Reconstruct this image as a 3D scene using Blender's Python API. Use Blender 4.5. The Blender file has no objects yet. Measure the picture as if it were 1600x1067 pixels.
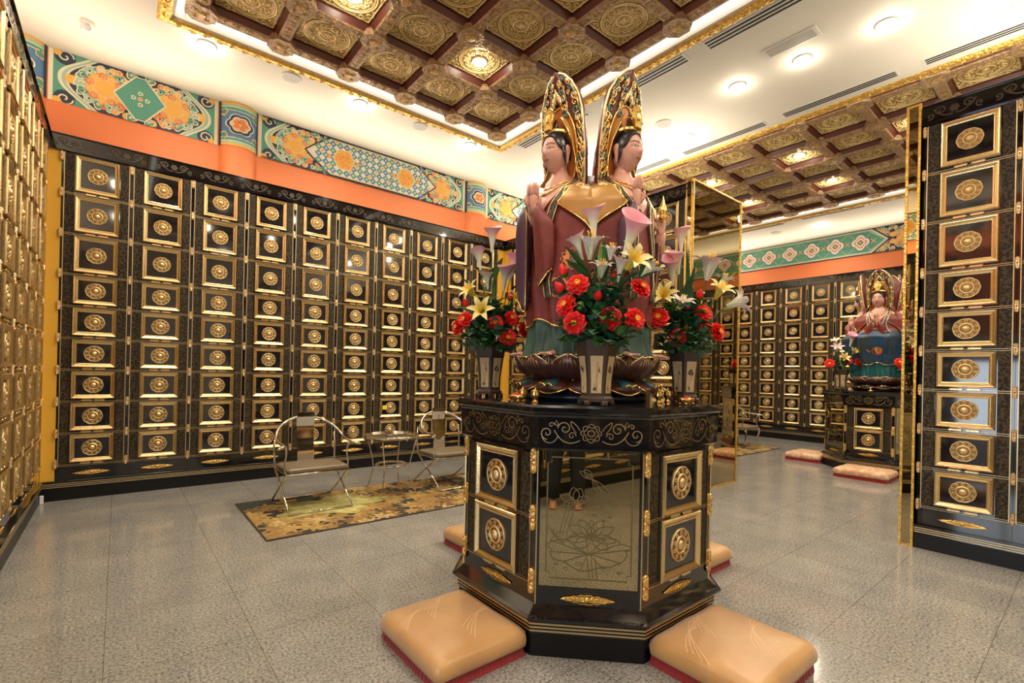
import bpy, math, random
from math import sin, cos, pi, radians, sqrt, atan2, exp
from mathutils import Vector, Matrix
random.seed(7)
S = bpy.context.scene
COL = S.collection

# ------------------------------------------------------------------ camera
CAM_H = 1.4
F_PX, YAW, PITCH, ROLL, SHIFT = 753.07, 0.6847, 0.0014, 0.022, 49.53
_F = Vector((sin(YAW)*cos(PITCH), cos(YAW)*cos(PITCH), sin(PITCH)))
_R = Vector((cos(YAW), -sin(YAW), 0)); _U = _R.cross(_F)
_R2 = _R*cos(ROLL) + _U*sin(ROLL); _U2 = _U*cos(ROLL) - _R*sin(ROLL)
cam = bpy.data.cameras.new('camera'); cam.sensor_width = 36; cam.lens = F_PX*36/1600
cam.shift_y = SHIFT/1600; cam.clip_start = .05; cam.clip_end = 60
camo = bpy.data.objects.new('camera', cam); COL.objects.link(camo)
camo.matrix_world = Matrix.Translation((0, 0, CAM_H)) @ Matrix((_R2, _U2, -_F)).transposed().to_4x4()
S.camera = camo
def at(px, py, depth):
    """point seen at a pixel of the 1600x1067 frame, at a distance along the view axis"""
    return Vector((0, 0, CAM_H)) + (_F + _R2*((px-800)/F_PX) - _U2*((py-533.5-SHIFT)/F_PX))*depth

# ------------------------------------------------------------------ world, exposure
w = bpy.data.worlds.new('world'); S.world = w; w.use_nodes = True
w.node_tree.nodes['Background'].inputs[0].default_value = (1, .9, .75, 1)
w.node_tree.nodes['Background'].inputs[1].default_value = .3
S.view_settings.view_transform = 'Standard'; S.view_settings.look = 'None'
S.view_settings.gamma = 1; S.view_settings.use_curve_mapping = False
S.view_settings.exposure = 0.54
try:
    S.cycles.use_denoising = True; S.cycles.max_bounces = 9; S.cycles.diffuse_bounces = 5
    S.cycles.glossy_bounces = 5; S.cycles.caustics_reflective = False; S.cycles.caustics_refractive = False
    S.cycles.sample_clamp_indirect = 4; S.cycles.use_light_tree = True
except Exception: pass

# ------------------------------------------------------------------ lights of the room
WARM = (1.0, .87, .68)
def lamp(kind, loc, power, color=WARM, size=.06, size2=None, rot=(0, 0, 0), spot=None):
    l = bpy.data.lights.new(kind.lower()+'_light', kind); l.energy = power; l.color = color
    if kind == 'AREA':
        l.size = size
        if size2: l.shape = 'RECTANGLE'; l.size_y = size2
    else: l.shadow_soft_size = size
    if spot: l.spot_size = radians(spot); l.spot_blend = .6
    o = bpy.data.objects.new(l.name, l); COL.objects.link(o); o.location = loc; o.rotation_euler = rot
    return o
ZC = 4.648                                    # ceiling height
XL, XB, XF, YD, HC = -.6, 5.293, 12.2, 6.749, 3.748
CP, P1, P2, Z1 = .5617, .4162, .3294, 3.3708  # column pitch, tall row pitch, low row pitch, top row centre
ROWS = [(Z1-i*P1, P1) for i in range(3)] + [(Z1-2*P1-(P1+P2)/2-(i-3)*P2, P2) for i in range(3, 9)]
CX0, CX1, CY0, CY1 = .325, 4.18, -1.11, 5.51  # near coffer opening
FX0, FX1 = 6.55, 10.41                         # far coffer opening
TP = .6885
TILE_Z = 4.752
ROOM_DOWN = [(.631, 5.75), (2.22, 5.74), (3.82, 5.74), (5.30, 1.96), (5.33, 1.28), (5.26, 2.60), (5.88, 3.57),
             (5.95, .5), (5.3, 4.9), (11.3, 3.76), (11.3, 1.2), (11.3, 5.9), (-.1, 2.4), (-.1, 0), (5.3, -.8), (2.2, -2.0), (8.5, -2.0)]
TILE_DOWN_NEAR = [(3, 1), (1, 1), (3, 4), (1, 4), (3, 7), (1, 7)]
TILE_DOWN_FAR = [(1, 1), (3, 1), (1, 3), (3, 3), (4, 5), (1, 5), (3, 7)]
def tile_xy(x0, i, k): return (x0+.206+TP*(i+.5), CY1-.206-TP*(k+.5))
def down(x, y, z, e):
    lamp('SPOT', (x, y, z-.03), e, WARM, .05, spot=150); lamp('POINT', (x, y, z-.07), e*.05, WARM, .05)
for x, y in ROOM_DOWN: down(x, y, ZC, 52)
for i, k in TILE_DOWN_NEAR: down(*tile_xy(CX0, i, k), TILE_Z-.02, 60)
for i, k in TILE_DOWN_FAR: down(*tile_xy(FX0, i, k), TILE_Z-.02, 60)
# added uplights, unseen on top of the cabinets and partitions, to brighten the ceiling
UP = (pi, 0, 0)
lamp('AREA', (5.91, 5.0, 3.74), 44, WARM, 1.0, 3.3, UP); lamp('AREA', (5.91, -1.1, 3.74), 55, WARM, 1.0, 4.0, UP)
ledge = [lamp('AREA', (2.3, 6.775, 3.765), 20, WARM, 5.6, .04, (pi+radians(38), 0, 0)), lamp('AREA', (9.3, 6.775, 3.765), 22, WARM, 5.6, .04, (pi+radians(38), 0, 0))]
lamp('AREA', (-.9, 1.8, 3.78), 52, WARM, .35, 9.0, UP)
ledge.append(lamp('AREA', (12.23, 1.8, 3.765), 30, WARM, .04, 9.0, (0, pi-radians(38), 0)))
for l in ledge: l.data.spread = radians(100)
# daylight through the glass door in the left wall, beside the photographer
lamp('AREA', (-1.35, 1.15, 1.15), 40, (.80, .90, 1.0), 1.3, 2.0, (0, radians(-90), 0))

# ------------------------------------------------------------------ materials
def mat(name, color, rough=.5, metal=0., coat=0., noise=None, bump=None, emit=None, spec=.5, sheen=0, wall=False):
    m = bpy.data.materials.new(name); m.use_nodes = True; nt = m.node_tree; b = nt.nodes['Principled BSDF']
    b.inputs['Base Color'].default_value = (*color, 1); b.inputs['Roughness'].default_value = rough
    b.inputs['Metallic'].default_value = metal; b.inputs['Coat Weight'].default_value = coat
    b.inputs['Coat Roughness'].default_value = .05
    b.inputs['Specular IOR Level'].default_value = spec; b.inputs['Sheen Weight'].default_value = sheen
    tc = nt.nodes.new('ShaderNodeTexCoord')
    if noise:      # (scale, other colour, contrast)
        n = nt.nodes.new('ShaderNodeTexNoise'); n.inputs['Scale'].default_value = noise[0]; n.inputs['Detail'].default_value = 5
        r = nt.nodes.new('ShaderNodeValToRGB'); c = noise[2] if len(noise) > 2 else .2
        r.color_ramp.elements[0].position = .5-c; r.color_ramp.elements[1].position = .5+c
        r.color_ramp.elements[0].color = (*noise[1], 1); r.color_ramp.elements[1].color = (*color, 1)
        nt.links.new(tc.outputs['Object'], n.inputs['Vector']); nt.links.new(n.outputs['Fac'], r.inputs['Fac'])
        nt.links.new(r.outputs['Color'], b.inputs['Base Color'])
    if bump:       # (scale, strength, kind)
        if len(bump) > 2 and bump[2] == 'v':
            n = nt.nodes.new('ShaderNodeTexVoronoi'); out = 'Distance'
        else:
            n = nt.nodes.new('ShaderNodeTexNoise'); n.inputs['Detail'].default_value = 4; out = 'Fac'
        n.inputs['Scale'].default_value = bump[0]
        bp = nt.nodes.new('ShaderNodeBump'); bp.inputs['Strength'].default_value = bump[1]; bp.inputs['Distance'].default_value = .01
        nt.links.new(tc.outputs['Object'], n.inputs['Vector']); nt.links.new(n.outputs[out], bp.inputs['Height'])
        nt.links.new(bp.outputs['Normal'], b.inputs['Normal'])
    if emit:
        b.inputs['Emission Color'].default_value = (*emit[0], 1); b.inputs['Emission Strength'].default_value = emit[1]
    MATS[name] = m
    return m
MATS = {}
mat('gold', (.86, .67, .36), .25, 1, bump=(90, .12))
mat('gold_dull', (.80, .62, .34), .40, 1, bump=(160, .25))
mat('gold_bright', (.95, .68, .22), .18, 1)
mat('gold_carved', (.85, .60, .22), .36, 1, bump=(70, .6, 'v'))
mat('gold_line', (.72, .58, .34), .35, 1)
mat('lacquer', (.006, .006, .008), .07, 0, coat=.6)
mat('door_black', (.010, .010, .014), .06, 0, coat=.8)
mat('plinth_black', (.007, .007, .008), .35, spec=.3)
mat('granite_strip', (.075, .052, .026), .5, noise=(55, (.012, .010, .007), .08), bump=(60, .15), spec=.25)
mat('gold_recess', (.30, .19, .07), .5, 1)
mat('bronze_scroll', (.055, .038, .022), .45, .2)
mat('clasp', (.88, .68, .40), .3, 1, bump=(120, .4, 'v'))
mat('ruby', (.5, .02, .02), .15)
mat('ceiling_paint', (.88, .84, .73), .75)
mat('orange_paint', (.83, .24, .085), .6)
mat('ochre_paint', (.78, .45, .05), .45)
mat('cream', (.86, .82, .62), .6); mat('teal', (.10, .36, .28), .6); mat('teal_light', (.38, .62, .52), .6)
mat('navy', (.03, .045, .09), .6); mat('blue', (.10, .24, .46), .6); mat('amber', (.90, .50, .10), .6)
mat('peach', (.90, .62, .28), .6); mat('coral', (.80, .25, .08), .6); mat('white', (.88, .88, .84), .5)
mat('mahogany', (.13, .035, .022), .35, bump=(40, .1))
mat('carved_wood', (.52, .35, .19), .42, .2, noise=(30, (.33, .20, .10), .15), bump=(45, .7, 'v'))
mat('tile_base', (.68, .44, .16), .4, .3, noise=(40, (.46, .28, .10), .15), bump=(55, .8, 'v'))
mat('tile_relief', (1.0, .82, .40), .36, .3)
mat('moulding_gold', (.90, .62, .18), .38, .75, noise=(40, (.70, .42, .08), .12), bump=(50, .6, 'v'))
mat('white_trim', (.88, .86, .80), .5)
mat('lamp_glow', (1, 1, 1), .5, emit=((1, .93, .78), 30))
mat('cove_glow', (1, 1, 1), .5, emit=((1, .92, .76), 1.6))
mat('bronze_mirror', (.50, .43, .27), .015, 1)
mat('etch', (.16, .12, .05), .5, .3)
mat('chrome', (.80, .76, .70), .08, 1); mat('seat_leather', (.20, .155, .10), .32, bump=(120, .1))
mat('smoked_glass', (.02, .02, .02), .03, 0, coat=1)
mat('cushion_tan', (.60, .335, .12), .34, noise=(3.2, (.54, .28, .095), .1), bump=(70, .12), sheen=.4)
mat('cushion_vein', (.90, .62, .36), .35)
mat('cushion_pale', (.85, .60, .38), .5, noise=(14, (.70, .36, .20), .06))
mat('cushion_red', (.33, .012, .012), .7, sheen=.4, bump=(90, .4))
mat('vase_body', (.06, .034, .023), .4, bump=(60, .1)); mat('vase_panel', (.66, .50, .27), .5, noise=(20, (.60, .43, .22), .2)); mat('ink', (.05, .035, .02), .6)
mat('red_petal', (.90, .016, .012), .5, noise=(25, (.70, .008, .008), .2)); mat('yellow_centre', (.95, .55, .03), .5)
mat('leaf_green', (.05, .17, .028), .42, noise=(14, (.025, .10, .02), .2)); mat('leaf_dark', (.018, .07, .022), .5, noise=(14, (.03, .11, .05), .2)); mat('leaf_light', (.22, .42, .07), .45)
mat('leaf_blue', (.07, .17, .13), .5)
mat('stem_green', (.06, .14, .03), .5)
mat('skin_statue', (.66, .35, .26), .42); mat('hair_black', (.006, .006, .009), .3)
mat('robe_red', (.23, .035, .03), .5, noise=(30, (.16, .03, .026), .2), bump=(110, .18))
mat('robe_purple', (.085, .04, .075), .45); mat('robe_brocade', (.085, .065, .035), .45, noise=(60, (.025, .035, .03), .06), bump=(80, .5, 'v'))
mat('cape_gold', (.46, .25, .06), .42, .15, noise=(8, (.38, .19, .04), .2)); mat('skirt_green', (.055, .115, .085), .5, noise=(10, (.035, .075, .06), .2))
mat('halo_dark', (.12, .016, .014), .35, bump=(60, .3)); mat('halo_core', (.03, .010, .012), .45)
mat('halo_inner', (.50, .16, .03), .3, .2); mat('jade_relief', (.16, .22, .18), .4, .3)
mat('lotus_brown', (.10, .034, .028), .3, .1); mat('lotus_teal', (.03, .15, .17), .3, .1); mat('base_blue', (.012, .028, .05), .35)
mat('lip_red', (.44, .08, .07), .4); mat('veil_tan', (.60, .37, .13), .42, .15); mat('brow_ink', (.03, .02, .02), .5); mat('robe_blue', (.012, .06, .15), .45, noise=(5, (.03, .05, .06), .12)); mat('robe_teal', (.015, .11, .12), .45)
mat('shawl_red', (.22, .03, .02), .45, noise=(8, (.15, .02, .015), .2)); mat('sticky_yellow', (.95, .75, .05), .6)
mat('plastic_white', (.80, .80, .80), .4); mat('vent_grey', (.55, .54, .50), .5); mat('vent_dark', (.03, .03, .03), .7)
mat('rug_dark', (.03, .035, .03), .9); mat('trousers', (.015, .018, .028), .8); mat('shirt', (.12, .12, .14), .8); mat('skin', (.55, .28, .18), .5)
mat('brass', (.80, .55, .18), .2, 1); mat('rug_edge', (.06, .045, .03), .9)
for i, c in enumerate([(.52, .33, .10), (.40, .23, .07), (.24, .12, .035), (.64, .44, .17), (.52, .46, .13), (.66, .60, .22)]):
    mat('rug_leaf%d' % i, c, .85, noise=(18, tuple(v*.6 for v in c), .2))
def petal_mat(name, c_in, c_out, zs):
    m = mat(name, c_out, .42, sheen=.3); nt = m.node_tree; tc = nt.nodes.new('ShaderNodeTexCoord'); sx = nt.nodes.new('ShaderNodeSeparateXYZ')
    r = nt.nodes.new('ShaderNodeValToRGB'); mr = nt.nodes.new('ShaderNodeMapRange'); mr.inputs[1].default_value = zs[0]; mr.inputs[2].default_value = zs[1]
    r.color_ramp.elements[0].color = (*c_in, 1); r.color_ramp.elements[1].color = (*c_out, 1)
    L = nt.links.new; L(tc.outputs['Object'], sx.inputs[0]); L(sx.outputs['Z'], mr.inputs[0]); L(mr.outputs[0], r.inputs['Fac'])
    L(r.outputs['Color'], nt.nodes['Principled BSDF'].inputs['Base Color'])
petal_mat('calla_petal', (.80, .84, .66), (.78, .34, .44), (.06, .13)); petal_mat('lily_yellow', (.88, .70, .10), (.93, .88, .55), (.03, .085))
petal_mat('lily_white', (.75, .80, .50), (.86, .80, .72), (-.03, .06)); petal_mat('lily_pink', (.82, .84, .74), (.74, .44, .66), (.03, .09))
# polished speckled granite floor in square tiles
m = mat('floor_granite', (.5, .48, .44), .13); nt = m.node_tree; L = nt.links.new; b = nt.nodes['Principled BSDF']
tc = nt.nodes.new('ShaderNodeTexCoord'); mp = nt.nodes.new('ShaderNodeMapping'); L(tc.outputs['Object'], mp.inputs['Vector'])
v1 = nt.nodes.new('ShaderNodeTexNoise'); v1.inputs['Scale'].default_value = 75; v1.inputs['Detail'].default_value = 3; v1.inputs['Roughness'].default_value = .7; L(mp.outputs[0], v1.inputs['Vector'])
r1 = nt.nodes.new('ShaderNodeValToRGB'); e = r1.color_ramp.elements; e[0].position = .34; e[0].color = (.10, .096, .092, 1); e[1].position = .66; e[1].color = (.52, .505, .48, 1)
k = e.new(.47); k.color = (.32, .31, .295, 1); L(v1.outputs['Fac'], r1.inputs['Fac'])
v2 = nt.nodes.new('ShaderNodeTexNoise'); v2.inputs['Scale'].default_value = 3.5; v2.inputs['Detail'].default_value = 4; L(mp.outputs[0], v2.inputs['Vector'])
r2 = nt.nodes.new('ShaderNodeValToRGB'); r2.color_ramp.elements[0].position = .3; r2.color_ramp.elements[0].color = (.80, .79, .77, 1); r2.color_ramp.elements[1].position = .7; r2.color_ramp.elements[1].color = (1, .98, .94, 1); L(v2.outputs['Fac'], r2.inputs['Fac'])
mx = nt.nodes.new('ShaderNodeMix'); mx.data_type = 'RGBA'; mx.blend_type = 'MULTIPLY'; mx.inputs[0].default_value = 1; L(r1.outputs[0], mx.inputs[6]); L(r2.outputs[0], mx.inputs[7])
mp2 = nt.nodes.new('ShaderNodeMapping'); mp2.inputs['Location'].default_value = (.03, .25, 0); L(tc.outputs['Object'], mp2.inputs['Vector'])
br = nt.nodes.new('ShaderNodeTexBrick'); br.offset = 0; br.inputs['Scale'].default_value = 1; br.inputs['Brick Width'].default_value = .61; br.inputs['Row Height'].default_value = .61
br.inputs['Mortar Size'].default_value = .0018; br.inputs['Color1'].default_value = (1, 1, 1, 1); br.inputs['Color2'].default_value = (.93, .93, .93, 1); br.inputs['Mortar'].default_value = (.42, .38, .33, 1); L(mp2.outputs[0], br.inputs['Vector'])
mx2 = nt.nodes.new('ShaderNodeMix'); mx2.data_type = 'RGBA'; mx2.blend_type = 'MULTIPLY'; mx2.inputs[0].default_value = 1; L(mx.outputs[2], mx2.inputs[6]); L(br.outputs['Color'], mx2.inputs[7]); L(mx2.outputs[2], b.inputs['Base Color'])

# ------------------------------------------------------------------ mesh helpers
class MB:
    def __init__(s): s.v = []; s.f = []; s.m = []; s.s = []; s.mats = []
    def add(s, vs, fs, mt, smooth=False, M=None):
        if mt not in s.mats: s.mats.append(mt)
        k = s.mats.index(mt); o = len(s.v)
        s.v.extend([tuple(M @ Vector(v)) for v in vs] if M else [tuple(v) for v in vs])
        for f in fs: s.f.append(tuple(i+o for i in f)); s.m.append(k); s.s.append(smooth)
        return s
    def box(s, a, b, mt, M=None, bev=0):
        x0, y0, z0 = a; x1, y1, z1 = b
        if bev:
            c = bev; P = []
            for z, i in ((z0, c), (z0+c, 0), (z1-c, 0), (z1, c)):
                P.append([(x0+i+c*(i == 0), y0+i, z), (x1-i-c*(i == 0), y0+i, z), (x1-i, y0+i+c*(i == 0), z), (x1-i, y1-i-c*(i == 0), z),
                          (x1-i-c*(i == 0), y1-i, z), (x0+i+c*(i == 0), y1-i, z), (x0+i, y1-i-c*(i == 0), z), (x0+i, y0+i+c*(i == 0), z)])
            return s.loft(P, mt, True, True, False, M)
        vs = [(x0, y0, z0), (x1, y0, z0), (x1, y1, z0), (x0, y1, z0), (x0, y0, z1), (x1, y0, z1), (x1, y1, z1), (x0, y1, z1)]
        return s.add(vs, [(0, 3, 2, 1), (4, 5, 6, 7), (0, 1, 5, 4), (1, 2, 6, 5), (2, 3, 7, 6), (3, 0, 4, 7)], mt, False, M)
    def loft(s, rings, mt, closed=True, caps=True, smooth=True, M=None):
        n = len(rings[0]); vs = [p for r in rings for p in r]; fs = []
        for i in range(len(rings)-1):
            for j in range(n if closed else n-1):
                a = i*n+j; b = i*n+(j+1) % n; fs.append((a, b, b+n, a+n))
        if caps and closed:
            fs.append(tuple(range(n))[::-1]); fs.append(tuple((len(rings)-1)*n+j for j in range(n)))
        return s.add(vs, fs, mt, smooth, M)
    def lathe(s, prof, n, mt, M=None, smooth=True, caps=True, ph=0):
        return s.loft([[(r*cos(2*pi*j/n+ph), r*sin(2*pi*j/n+ph), z) for j in range(n)] for r, z in prof], mt, True, caps, smooth, M)
    def tube(s, path, rad, mt, n=8, closed=False, M=None, smooth=True, flat=1.0):
        P = [Vector(p) for p in path]; N = len(P); rings = []; up = None
        for i in range(N):
            if closed: t = P[(i+1) % N]-P[i-1]
            else: t = P[min(i+1, N-1)]-P[max(i-1, 0)]
            if t.length < 1e-9: t = Vector((0, 0, 1))
            t.normalize()
            if up is None:
                up = Vector((0, 0, 1)) if abs(t.z) < .9 else Vector((1, 0, 0))
            a = up-t*up.dot(t)
            if a.length < 1e-6: a = t.orthogonal()
            a.normalize(); up = a; b2 = t.cross(a); r = rad[i] if isinstance(rad, (list, tuple)) else rad
            rings.append([tuple(P[i]+a*(cos(2*pi*j/n)*r*flat)+b2*(sin(2*pi*j/n)*r)) for j in range(n)])
        if closed: rings.append(rings[0])
        return s.loft(rings, mt, True, not closed, smooth, M)
    def prism(s, poly, z0, z1, mt, M=None, smooth=False):
        n = len(poly); vs = [(x, y, z0) for x, y in poly]+[(x, y, z1) for x, y in poly]
        fs = [tuple(range(n))[::-1], tuple(range(n, 2*n))]+[(i, (i+1) % n, (i+1) % n+n, i+n) for i in range(n)]
        return s.add(vs, fs, mt, smooth, M)
    def sphere(s, c, r, mt, n=12, M=None):
        if not isinstance(r, (tuple, list)): r = (r, r, r)
        rings = [[(c[0]+r[0]*sin(pi*i/n)*cos(2*pi*j/(2*n)), c[1]+r[1]*sin(pi*i/n)*sin(2*pi*j/(2*n)), c[2]-r[2]*cos(pi*i/n)) for j in range(2*n)] for i in range(1, n)]
        o = s.loft(rings, mt, True, True, True, M); return o
    def build(s, name, parent=None, loc=None):
        me = bpy.data.meshes.new(name); me.from_pydata(s.v, [], s.f)
        for k in s.mats: me.materials.append(MATS[k])
        me.polygons.foreach_set('material_index', s.m); me.polygons.foreach_set('use_smooth', s.s); me.update()
        o = bpy.data.objects.new(name, me); COL.objects.link(o)
        if parent: o.parent = parent
        if loc: o.location = loc
        return o
def tag(o, label, cat, group=None, kind=None):
    o['label'] = label; o['category'] = cat
    if group: o['group'] = group
    if kind: o['kind'] = kind
    return o
def thing(name, label, cat, loc=(0, 0, 0), rz=0, group=None):
    o = bpy.data.objects.new(name, None); COL.objects.link(o); o.location = loc; o.rotation_euler = (0, 0, rz); o.empty_display_size = .1
    return tag(o, label, cat, group)
def struct(o): o['kind'] = 'structure'; return o
def dup(root, loc=None, rz=None, label=None, group=None, parent=None):
    r = root.copy(); COL.objects.link(r)
    if parent: r.parent = parent
    if loc is not None: r.location = loc
    if rz is not None: r.rotation_euler = (0, 0, rz)
    if label: r['label'] = label
    if group: r['group'] = group
    for ch in list(root.children):
        c = ch.copy(); COL.objects.link(c); c.parent = r
        for g in ch.children:
            d = g.copy(); COL.objects.link(d); d.parent = c
    return r
def inst(name, src, parent, loc=(0, 0, 0), rot=(0, 0, 0), scale=None):
    o = src.copy(); o.name = name; COL.objects.link(o); o.parent = parent; o.location = loc; o.rotation_euler = rot
    if scale: o.scale = scale
    return o
ORD = ['first', 'second', 'third', 'fourth', 'fifth', 'sixth', 'seventh', 'eighth', 'ninth', 'tenth', 'eleventh', 'twelfth', 'thirteenth', 'fourteenth', 'fifteenth']

# flat painted patterns: thin layered shapes on a surface given by f(u, v, off)
class Paint:
    def __init__(s, mb, f, u0=-9, u1=9, v0=-9, v1=9, step=.0008, base=.0006):
        s.mb = mb; s.f = f; s.b = (u0, u1, v0, v1); s.step = step; s.base = base; s.n = 0
    def _p(s, u, v, L):
        u0, u1, v0, v1 = s.b; return s.f(min(max(u, u0), u1), min(max(v, v0), v1), s.base+L*s.step+s.n*1e-5)
    def _nx(s): s.n = (s.n+1) % 40
    def fill(s, pts, mt, L=1):
        s._nx(); c = (sum(p[0] for p in pts)/len(pts), sum(p[1] for p in pts)/len(pts))
        s.mb.add([s._p(p[0], p[1], L) for p in pts], [tuple(range(len(pts)))], mt)
    def rect(s, a, b, c, d, mt, L=0, nu=1):
        s._nx(); vs = []; fs = []
        for i in range(nu+1):
            u = a+(c-a)*i/nu; vs += [s._p(u, b, L), s._p(u, d, L)]
        for i in range(nu): fs.append((2*i, 2*i+2, 2*i+3, 2*i+1))
        s.mb.add(vs, fs, mt)
    def stroke(s, pts, wd, mt, L=2, closed=False):
        s._nx(); n = len(pts); vs = []; fs = []
        for i in range(n):
            a = pts[i-1] if (i > 0 or closed) else pts[i]; b = pts[(i+1) % n] if (i < n-1 or closed) else pts[i]
            dx, dy = b[0]-a[0], b[1]-a[1]; l = sqrt(dx*dx+dy*dy) or 1; w_ = wd[i] if isinstance(wd, list) else wd
            nx, ny = -dy/l*w_/2, dx/l*w_/2; vs += [s._p(pts[i][0]-nx, pts[i][1]-ny, L), s._p(pts[i][0]+nx, pts[i][1]+ny, L)]
        for i in range(n if closed else n-1):
            j = (i+1) % n; fs.append((2*i, 2*j, 2*j+1, 2*i+1))
        s.mb.add(vs, fs, mt)
    def disc(s, x, y, r, mt, L=1, n=14, ry=None):
        s.fill([(x+r*cos(2*pi*i/n), y+(ry or r)*sin(2*pi*i/n)) for i in range(n)], mt, L)
    def flower(s, x, y, r, k, mt, L=1, depth=.18, rot=0, n=5):
        N = k*n*2; s.fill([(x+r*(1-depth+depth*abs(cos(k*t/2)))*cos(t+rot), y+r*(1-depth+depth*abs(cos(k*t/2)))*sin(t+rot)) for t in [2*pi*i/N for i in range(N)]], mt, L)
def spiral(x, y, r, a0, turns=1.3, d=1, n=16, k=.12):
    """curl that starts at angle a0 on the rim and winds in"""
    return [(x+r*(1-t*(1-k))*cos(a0+d*t*turns*2*pi), y+r*(1-t*(1-k))*sin(a0+d*t*turns*2*pi)) for t in [i/n for i in range(n+1)]]
def bez(a, b, c, d, n=12):
    return [tuple(a[k]*(1-t)**3+3*b[k]*t*(1-t)**2+3*c[k]*t*t*(1-t)+d[k]*t**3 for k in range(len(a))) for t in [i/n for i in range(n+1)]]
# ================================================================== room shell
RX0, RX1, RY0, RY1 = -1.15, 12.32, -3.2, 6.87
struct(MB().box((RX0-.1, RY0-.1, -.1), (RX1+.1, RY1+.1, 0), 'floor_granite').build('floor'))
def wall(name, a, b, mt='orange_paint'): return struct(MB().box(a, b, mt).build(name))
wall('wall_back', (RX0-.1, RY1, 0), (RX1+.1, RY1+.1, 4.95)); 
mb = MB(); mb.box((RX0-.1, RY0, 0), (RX0, .35, 4.95), 'orange_paint'); mb.box((RX0-.1, 1.70, 0), (RX0, RY1, 4.95), 'orange_paint'); mb.box((RX0-.1, .35, 2.3), (RX0, 1.70, 4.95), 'orange_paint'); struct(mb.build('wall_left'))
mb = MB()
for a, b in ((.35, .41), (.995, 1.055), (1.64, 1.70)): mb.box((RX0-.07, a, 0), (RX0-.02, b, 2.3), 'moulding_gold')
mb.box((RX0-.07, .41, 2.24), (RX0-.02, 1.64, 2.3), 'moulding_gold'); struct(mb.build('door_1'))

wall('wall_right', (RX1, RY0, 0), (RX1+.1, RY1, 4.95)); wall('wall_front', (RX0-.1, RY0-.1, 0), (RX1+.1, RY0, 4.95), 'ceiling_paint')
# ceiling slab with the two coffer openings
c = MB()
xs = [RX0-.1, CX0, CX1, FX0, FX1, RX1+.1]
for i in (0, 2, 4): c.box((xs[i], RY0-.1, ZC), (xs[i+1], RY1+.1, ZC+.3), 'ceiling_paint')
for i in (1, 3):
    c.box((xs[i], RY0-.1, ZC), (xs[i+1], CY0, ZC+.3), 'ceiling_paint'); c.box((xs[i], CY1, ZC), (xs[i+1], RY1+.1, ZC+.3), 'ceiling_paint')
struct(c.build('ceiling'))
# partition core between the two halls
struct(MB().box((5.40, 3.205, 0), (6.42, RY1, 3.72), 'plinth_black').build('wall_partition'))
struct(MB().box((5.40, RY0, 0), (6.42, 1.015, 3.72), 'plinth_black').build('wall_partition'))

# ================================================================== painted frieze
def cloud(P, x, y, r, ang, c1, c2, L):
    def tre(q): return [(x+q*(1+.22*cos(3*t))*cos(t+ang)*1.1, y+q*(1+.22*cos(3*t))*sin(t+ang)*.95) for t in [2*pi*i/18 for i in range(18)]]
    P.fill(tre(r), 'cream', L); P.fill(tre(r*.78), c1, L+1); P.stroke(spiral(x, y, r*.5, ang, .95, 1, 10), r*.16, 'cream', L+2); P.disc(x, y, r*.2, c2, L+2, 8)
def ogee(x, y0, y1, d, depth, n=14):
    """half outline of a pointed, scalloped panel end whose tip is at x; d=+1 opens to the right"""
    cy = (y0+y1)/2; h = (y1-y0)/2; pts = []
    for i in range(2*n+1):
        t = (i-n)/n; a = abs(t); pts.append((x+d*depth*(a**1.15-.10*sin(a*pi*2.0)), cy+t*h))
    return pts
def ends(P, x, y0, y1, d, depth, far, seq, L):
    """nested pointed end bands from tip x towards far (the x where the fill stops)"""
    o = 0
    for k, (wd, mt) in enumerate(seq):
        pts = ogee(x+d*o, y0, y1, d, depth); P.fill(pts+[(far, y1), (far, y0)], mt, L+k); o += wd
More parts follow.
